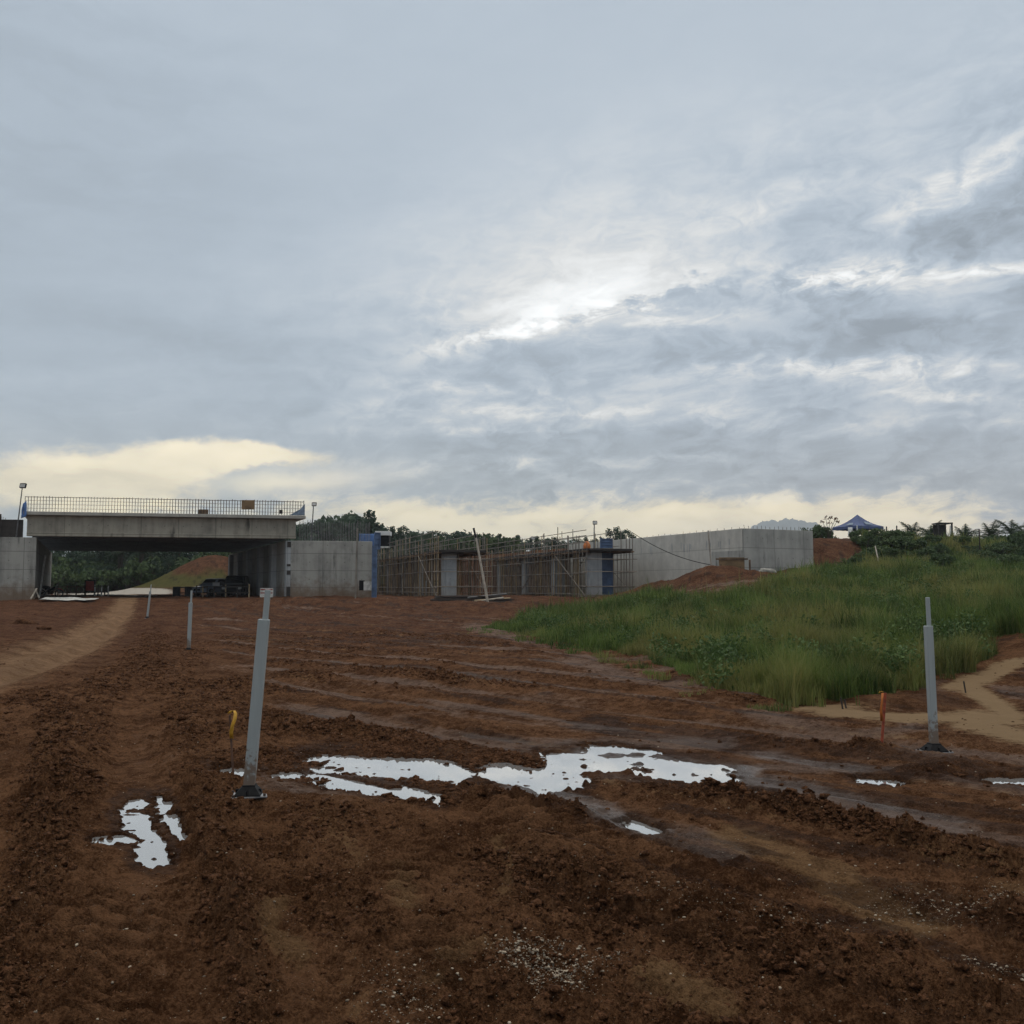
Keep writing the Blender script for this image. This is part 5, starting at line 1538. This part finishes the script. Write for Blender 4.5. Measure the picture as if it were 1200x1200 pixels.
TR = [tree_proto(101, 8, 6.5, 'round'), tree_proto(102, 9, 6, 'round'), tree_proto(103, 10, 5, 'spire'), tree_proto(104, 8.5, 7, 'umbrella'), tree_proto(105, 7, 6, 'round'), tree_proto(106, 9, 4.5, 'spire')]
PM = [palm_proto(201, 2.0, 3.0), palm_proto(202, 3.0, 3.2), palm_proto(203, 1.2, 2.4)]
LB = 'dark green broadleaf tree in the wood behind the bridge and scaffolding'
GB = 'trees of the dark wood behind the works'
def toppy(px):  # photo height of the wood's outline
    return np.interp(px, [-50, 60, 340, 375, 420, 440, 460, 500, 535, 560, 600, 640, 700, 760, 800], [640, 640, 618, 607, 606, 612, 618, 622, 622, 629, 630, 633, 636, 640, 645])
def plant_row(px0, px1, step, d0, d1, seed, scale=1.0, kinds=TR):
    r = random.Random(seed); px = px0
    while px < px1:
        d = r.uniform(d0, d1); x = xat(px, d); zg = hz(x, d)
        pr = r.choice(kinds)
        if pr is TR[3] and r.random() < .6: pr = TR[1]
        hh = {TR[0]: 8, TR[1]: 9, TR[2]: 10, TR[3]: 8.5, TR[4]: 7, TR[5]: 9}[pr]
        want = (zat(toppy(px) + r.uniform(-3, 7), d) - zg) * scale
        s = max(.3, want / hh)
        place(pr, x, d, min(s, 2.2) * r.uniform(.95, 1.2), r.uniform(0, 6.28), LB, GB, sz=s)
        px += step * r.uniform(.7, 1.3)
plant_row(345, 760, 13, 128, 145, 1)
plant_row(330, 790, 17, 150, 172, 2)
plant_row(350, 700, 17, 116, 126, 3, .72)
plant_row(30, 330, 15, 128, 140, 4, 1.0)
plant_row(40, 300, 20, 145, 160, 5, 1.1)
plant_row(35, 200, 17, 122, 128, 6, .55)

for px, d, s, lb in ((165, 124, 1.5, 'oil palm among the dark trees seen through the bridge, right one'), (140, 126, 1.7, 'oil palm among the dark trees seen through the bridge, left one')):
    pz = zat(628 if px > 500 else 668, d) - 3.2 * s
    place(PM[1], xat(px, d), d, s, px * .1, lb, 'palms behind the works', z=max(pz, hz(xat(px, d), d)))
for px, py, d, s, lb in ((722, 619, 108, 1.15, 'broad dark tree top just above the right end of the scaffolding'), (734, 622, 112, 1.1, 'second dark tree top between scaffolding and pale retaining wall'),
                         (432, 604, 118, 1.0, 'taller feathery tree above the abutment wall near the blue panel')):
    x = xat(px, d); zg = hz(x, d); hh = 8.5
    s_ = (zat(py, d) - zg) / hh
    place(TR[3] if px != 432 else TR[5], x, d, s_ * .9, px, lb, 'single trees above the works', sz=s_)
# palms and bushes on the bank's crest
for px, py, d, k, lb in ((1072, 612, 98, 0, 'oil palm on the bank crest between tent and dark shed'), (1093, 615, 100, 2, 'small oil palm close to the left side of the dark shed'),
                         (1133, 617, 108, 2, 'small oil palm right of the white post on the crest'), (1163, 612, 100, 0, 'feathery oil palm left of the rightmost palm on the crest'),
                         (1188, 609, 96, 1, 'largest oil palm at the right edge of the crest'), (1204, 611, 100, 0, 'oil palm cut by the right edge of the photo')):
    x = xat(px, d); top = zat(py, d); zg = hz(x, d)
    h0, r0 = ((2.0, 3.0), (3.0, 3.2), (1.2, 2.4))[k]
    s = max(.5, min(.95, (top - zg) / (h0 + r0 * .62)))
    place(PM[k], x, d, s, px * .37, lb, 'oil palms on the bank crest', z=top - (h0 + r0 * .66) * s)
def bush_proto(seed, name='shrub'):
    rng = np.random.default_rng(seed); rr = random.Random(seed)
    root = thing(name, 'x', 'shrub', (0, 0, -50)); WORLD[root] = Vector()
    m = MB(); cl = []
    for k in range(15):
        a = rr.uniform(0, 6.28); u = rr.random(); R_ = .62 * math.sqrt(rr.random())
        p = (R_ * math.cos(a), R_ * math.sin(a), .25 + .65 * u * (1 - R_ * .6)); cl.append(p)
        if k < 7: m.path([(0, 0, -.15), (p[0] * .5, p[1] * .5, p[2] * .6), p], [.03, .02, .008], 4)
    m.build('stems', M['bark'], root)
    V, Fq = leaf_cloud(rng, np.array(cl), 46, .085, .24, .8)
    c = rawmesh('foliage', V, Fq, M['shrub']); c.parent = root
    return root
BU = [bush_proto(301), bush_proto(302), bush_proto(303)]
r = random.Random(8)
k = 0
for _ in range(420):
    px, py = r.uniform(1000, 1290), r.uniform(624, 672)
    g_ = ground(px, py, 30, 110)
    dens = 1.0 if (1010 < px < 1062 and 632 < py < 664) else .8 if (1120 < px < 1200 and 644 < py < 664) else .20
    if r.random() > dens or not (34 < g_.y < 95): continue
    s = r.uniform(.55, 1.25)
    place(BU[k % 3], g_.x, g_.y, s, r.uniform(0, 6), 'dark leafy shrub growing on the overgrown green bank', 'shrubs on the green bank', sz=s * r.uniform(.6, 1.1))
    k += 1
    if k >= 95: break
rf = random.Random(44)
px = 1038
while px < 1290:
    d = rf.uniform(84, 94); x = xat(px, d); sc_ = rf.uniform(1.0, 1.9)
    place(BU[k % 3], x, d, sc_, rf.uniform(0, 6), 'low dark bush in the continuous fringe along the bank crest right of the tent', 'bushes fringing the bank crest', sz=sc_ * rf.uniform(.6, 1.0)); k += 1
    px += rf.uniform(5, 10)
for px, d, s, lb in ((957, 78, 1.7, 'dense dark bush directly right of the retaining wall top'), (966, 80, 1.5, 'dark bush between the retaining wall and the tent'), (1008, 76, 1.3, 'dark bush in front of the blue tent')):
    x = xat(px, d); place(BU[k % 3], x, d, s, k, lb, 'bushes around the tent', z=hz(x, d) - .1); k += 1
for (pa_, pb_, st_, da, db, sc_) in ((45, 260, 11, 118, 124, 3.2), (50, 270, 12, 126, 136, 4.2), (340, 600, 15, 112, 118, 2.6)):
    px = pa_
    while px < pb_:
        d = r.uniform(da, db); x = xat(px, d)
        if abs(x + 36.5) > 9 or d > 125:
            place(BU[k % 3], x, d, sc_ * r.uniform(.8, 1.2), r.uniform(0, 6), 'dark bushy undergrowth shrub at the foot of the wood behind the works', 'undergrowth of the wood', sz=sc_ * r.uniform(.7, 1.3)); k += 1
        px += st_ * r.uniform(.7, 1.3)
# sparse brown-leaved sapling left of the tent
d = 77; x = xat(972, d); zg = hz(x, d)
sp_ = thing('sapling', 'sparse sapling with brown leaves just left of the tent', 'tree', (x, d, zg))
m = MB(); cl = []
for px, py in ((964, 611), (968, 607), (973, 606), (979, 608), (972, 613), (981, 611)):
    p = at(px, py, d); cl.append(tuple(p - Vector((x, d, zg)))); m.path([(x, d, zg - .1), (x + (p.x - x) * .4, d, zg + (p.z - zg) * .6), p], [.035, .022, .01], 4)
m.build('trunk', M['bark'], sp_)
V, Fq = leaf_cloud(np.random.default_rng(5), np.array(cl), 14, .09, .25)
c = rawmesh('crown', V, Fq, M['brown_leaf']); c.parent = sp_

# ------------------------------------------------------------------ grass
def grass_field():
    rng = np.random.default_rng(21)
    parts = []
    for (y0, y1, n, wd, hgt) in ((12, 24, 120000, .011, .62), (24, 40, 150000, .020, .60), (40, 68, 170000, .036, .60), (68, 95, 24000, .06, .6)):
        y = y0 + (y1 - y0) * rng.random(n * 3)
        x = (rng.random(n * 3) * .72 - .06) * y
        zb = big_height(x, y)
        m = grass_mask(x, y, zb) > .5
        x, y, zb = x[m][:n], y[m][:n], zb[m][:n]
        parts.append((x, y, zb, np.full(len(x), wd), np.full(len(x), hgt)))
        # stray tufts thinning out into the bare soil
        y = y0 + (y1 - y0) * rng.random(n); x = (rng.random(n) * .72 - .06) * y
        zb = big_height(x, y)
        out = (grass_mask(x, y, zb) < .5) & (grass_mask(x + .35 + .02 * y, y + .5 + .05 * y, zb) > .5) & (perlin(x * 1.7, y * 1.7, 64) > .16)
        x, y, zb = x[out][:n // 25], y[out][:n // 25], zb[out][:n // 25]
        parts.append((x, y, zb, np.full(len(x), wd), np.full(len(x), hgt * .5)))
    x, y, z, wd, hg = [np.concatenate(k) for k in zip(*parts)]
    n = len(x)
    patch = fbm(x, y, .28, 4, 71); fine_ = fbm(x, y, 1.3, 3, 72)
    fade = np.clip(1.0 - 0.0 * patch, 0, 1)
    tuft = fbm(x, y, 0.75, 3, 75)
    hg = hg * (0.66 + 1.0 * patch + .7 * fine_ + .7 * np.maximum(tuft, 0)).clip(.2, 2.0) * rng.uniform(.5, 1.3, n) * np.where(rng.random(n) < .03, 1.5, 1)
    edge = ss(0.2, 1.4, x - np.interp(y, [12, 14.5, 16, 21.6, 41], [4.6, 3.4, 3.2, 3.0, -.7]))
    hg *= .45 + .55 * edge
    az = rng.uniform(0, 6.28, n); ld = rng.uniform(.05, .55, n) * hg
    wa = az + 1.57 + rng.normal(0, .5, n)
    ex, ey = np.cos(wa) * wd / 2, np.sin(wa) * wd / 2
    lx, ly = np.cos(az) * ld, np.sin(az) * ld
    P = np.stack([x, y, z - .02], 1)
    e = np.stack([ex, ey, 0 * ex], 1)
    m1 = P + np.stack([lx * .3, ly * .3, hg * .55], 1); tp = P + np.stack([lx, ly, hg * (1 - .25 * ld / hg)], 1)
    V = np.stack([P - e, P + e, m1 + e * .75, m1 - e * .75, tp + e * .12, tp - e * .12], 1).reshape(-1, 3)
    b = np.arange(n)[:, None] * 6
    Fq = np.concatenate([b + np.array([[0, 1, 2, 3]]), b + np.array([[3, 2, 4, 5]])], 1).reshape(-1, 4)
    m_, nt, bs = newmat('grass_blades')
    a = nt.nodes.new('ShaderNodeAttribute'); a.attribute_name = 'tone'
    s_ = nt.nodes.new('ShaderNodeSeparateColor'); nt.links.new(a.outputs['Color'], s_.inputs[0])
    r_, g_, b_ = (E(s_.outputs[i]) for i in range(3))
    col = mixc(r_, (0.030, 0.066, 0.013), (0.135, 0.205, 0.045))
    col = mixc(g_, col, (0.33, 0.29, 0.10))
    nt.links.new(col, bs.inputs['Base Color']); bs.inputs['Roughness'].default_value = .55; bs.inputs['Specular IOR Level'].default_value = .25
    tr = nt.nodes.new('ShaderNodeBsdfTranslucent'); nt.links.new(col, tr.inputs['Color'])
    ms = nt.nodes.new('ShaderNodeMixShader'); ms.inputs[0].default_value = .35
    nt.links.new(bs.outputs[0], ms.inputs[1]); nt.links.new(tr.outputs[0], ms.inputs[2]); nt.links.new(ms.outputs[0], nt.nodes['Material Output'].inputs['Surface'])
    o = rawmesh('grass', V, Fq, m_)
    tone = np.clip(.42 + 1.5 * fbm(x, y, .55, 4, 73) + rng.normal(0, .28, n), 0, 1)
    dry = np.clip(ss(-.05, .45, fbm(x, y, .20, 4, 74) + .05) * .55 + rng.normal(0, .15, n) + .30 * (rng.random(n) < .12), 0, .9)
    c = np.repeat(np.stack([tone, dry, 0 * tone, 0 * tone + 1], 1), 6, 0)
    attr(o, 'tone', c)
    tag(o, 'tall green and yellowish grass covering the low slope', 'grass', kind='stuff')
grass_field()
def weeds():
    rng = np.random.default_rng(31)
    n = 3600
    y = rng.uniform(14, 66, n); x = (rng.random(n) * .66 - .0) * y
    zb = big_height(x, y)
    k = (grass_mask(x, y, zb) > .5) & (perlin(x * .35, y * .35, 66) + .5 * perlin(x * 1.1, y * 1.1, 67) + .004 * (y - 30) > .06)
    x, y, zb = x[k], y[k], zb[k]
    c = np.stack([x, y, zb + rng.uniform(.15, .55, len(x))], 1)
    V, Fq = leaf_cloud(rng, c, 60, .042, .30, .9)
    tag(rawmesh('weeds', V, Fq, M['weed']), 'dark leafy weeds growing in clumps through the grass', 'weeds', kind='stuff')
weeds()

# ------------------------------------------------------------------ far mountain and the air between
def mountain():
    n, k = 160, 24; d0 = 4000.0
    rng = np.random.default_rng(6)
    px = np.linspace(800, 1010, n)
    prof = np.interp(px, [800, 860, 884, 893, 903, 915, 924, 930, 940, 950, 960, 1010], [700, 640, 616, 611, 608.8, 609.5, 607.5, 607.2, 609, 611, 617, 690])
    prof = prof + np.array([1.2 * math.sin(p * .9) * math.sin(p * .37) + .6 * math.sin(p * 2.3) for p in px])
    vs = []
    for i in range(n):
        for j in range(k + 1):
            u = (j / k - .5) * 2; d = d0 + u * 700
            top = zat(prof[i], d0); top = max(top, -5)
            z = top * (1 - abs(u) ** 1.25) + (18 * math.sin(i * .35 + j) * math.sin(i * .13 - j * .7)) * (1 - abs(u)) * min(1, top / 150) * (abs(u) > .05)
            vs.append((xat(px[i], d0) * (1 + .06 * u), d, z - 3 if abs(u) < 1 else -30))
    fs = [(i * (k + 1) + j, (i + 1) * (k + 1) + j, (i + 1) * (k + 1) + j + 1, i * (k + 1) + j + 1) for i in range(n - 1) for j in range(k)]
    m = MB().add(vs, fs)
    tag(m.build('mountain', simple('mountain_forest', (.07, .095, .08), .9, 0, .4, .01), smooth=True), kind='structure')
mountain()
HAZE = True
if HAZE:
    m, nt, bs = newmat('haze_air')
    nt.nodes.remove(bs)
    v = nt.nodes.new('ShaderNodeVolumePrincipled')
    v.inputs['Color'].default_value = (.86, .93, 1.0, 1); v.inputs['Density'].default_value = 2.6e-4; v.inputs['Anisotropy'].default_value = .35
    nt.links.new(v.outputs[0], nt.nodes['Material Output'].inputs['Volume'])
    o = MB().box((0, 2300, 148), (9000, 5000, 320)).build('haze', m)
    tag(o, kind='stuff'); o['label'] = 'thin pale haze over the whole site'; o['category'] = 'haze'
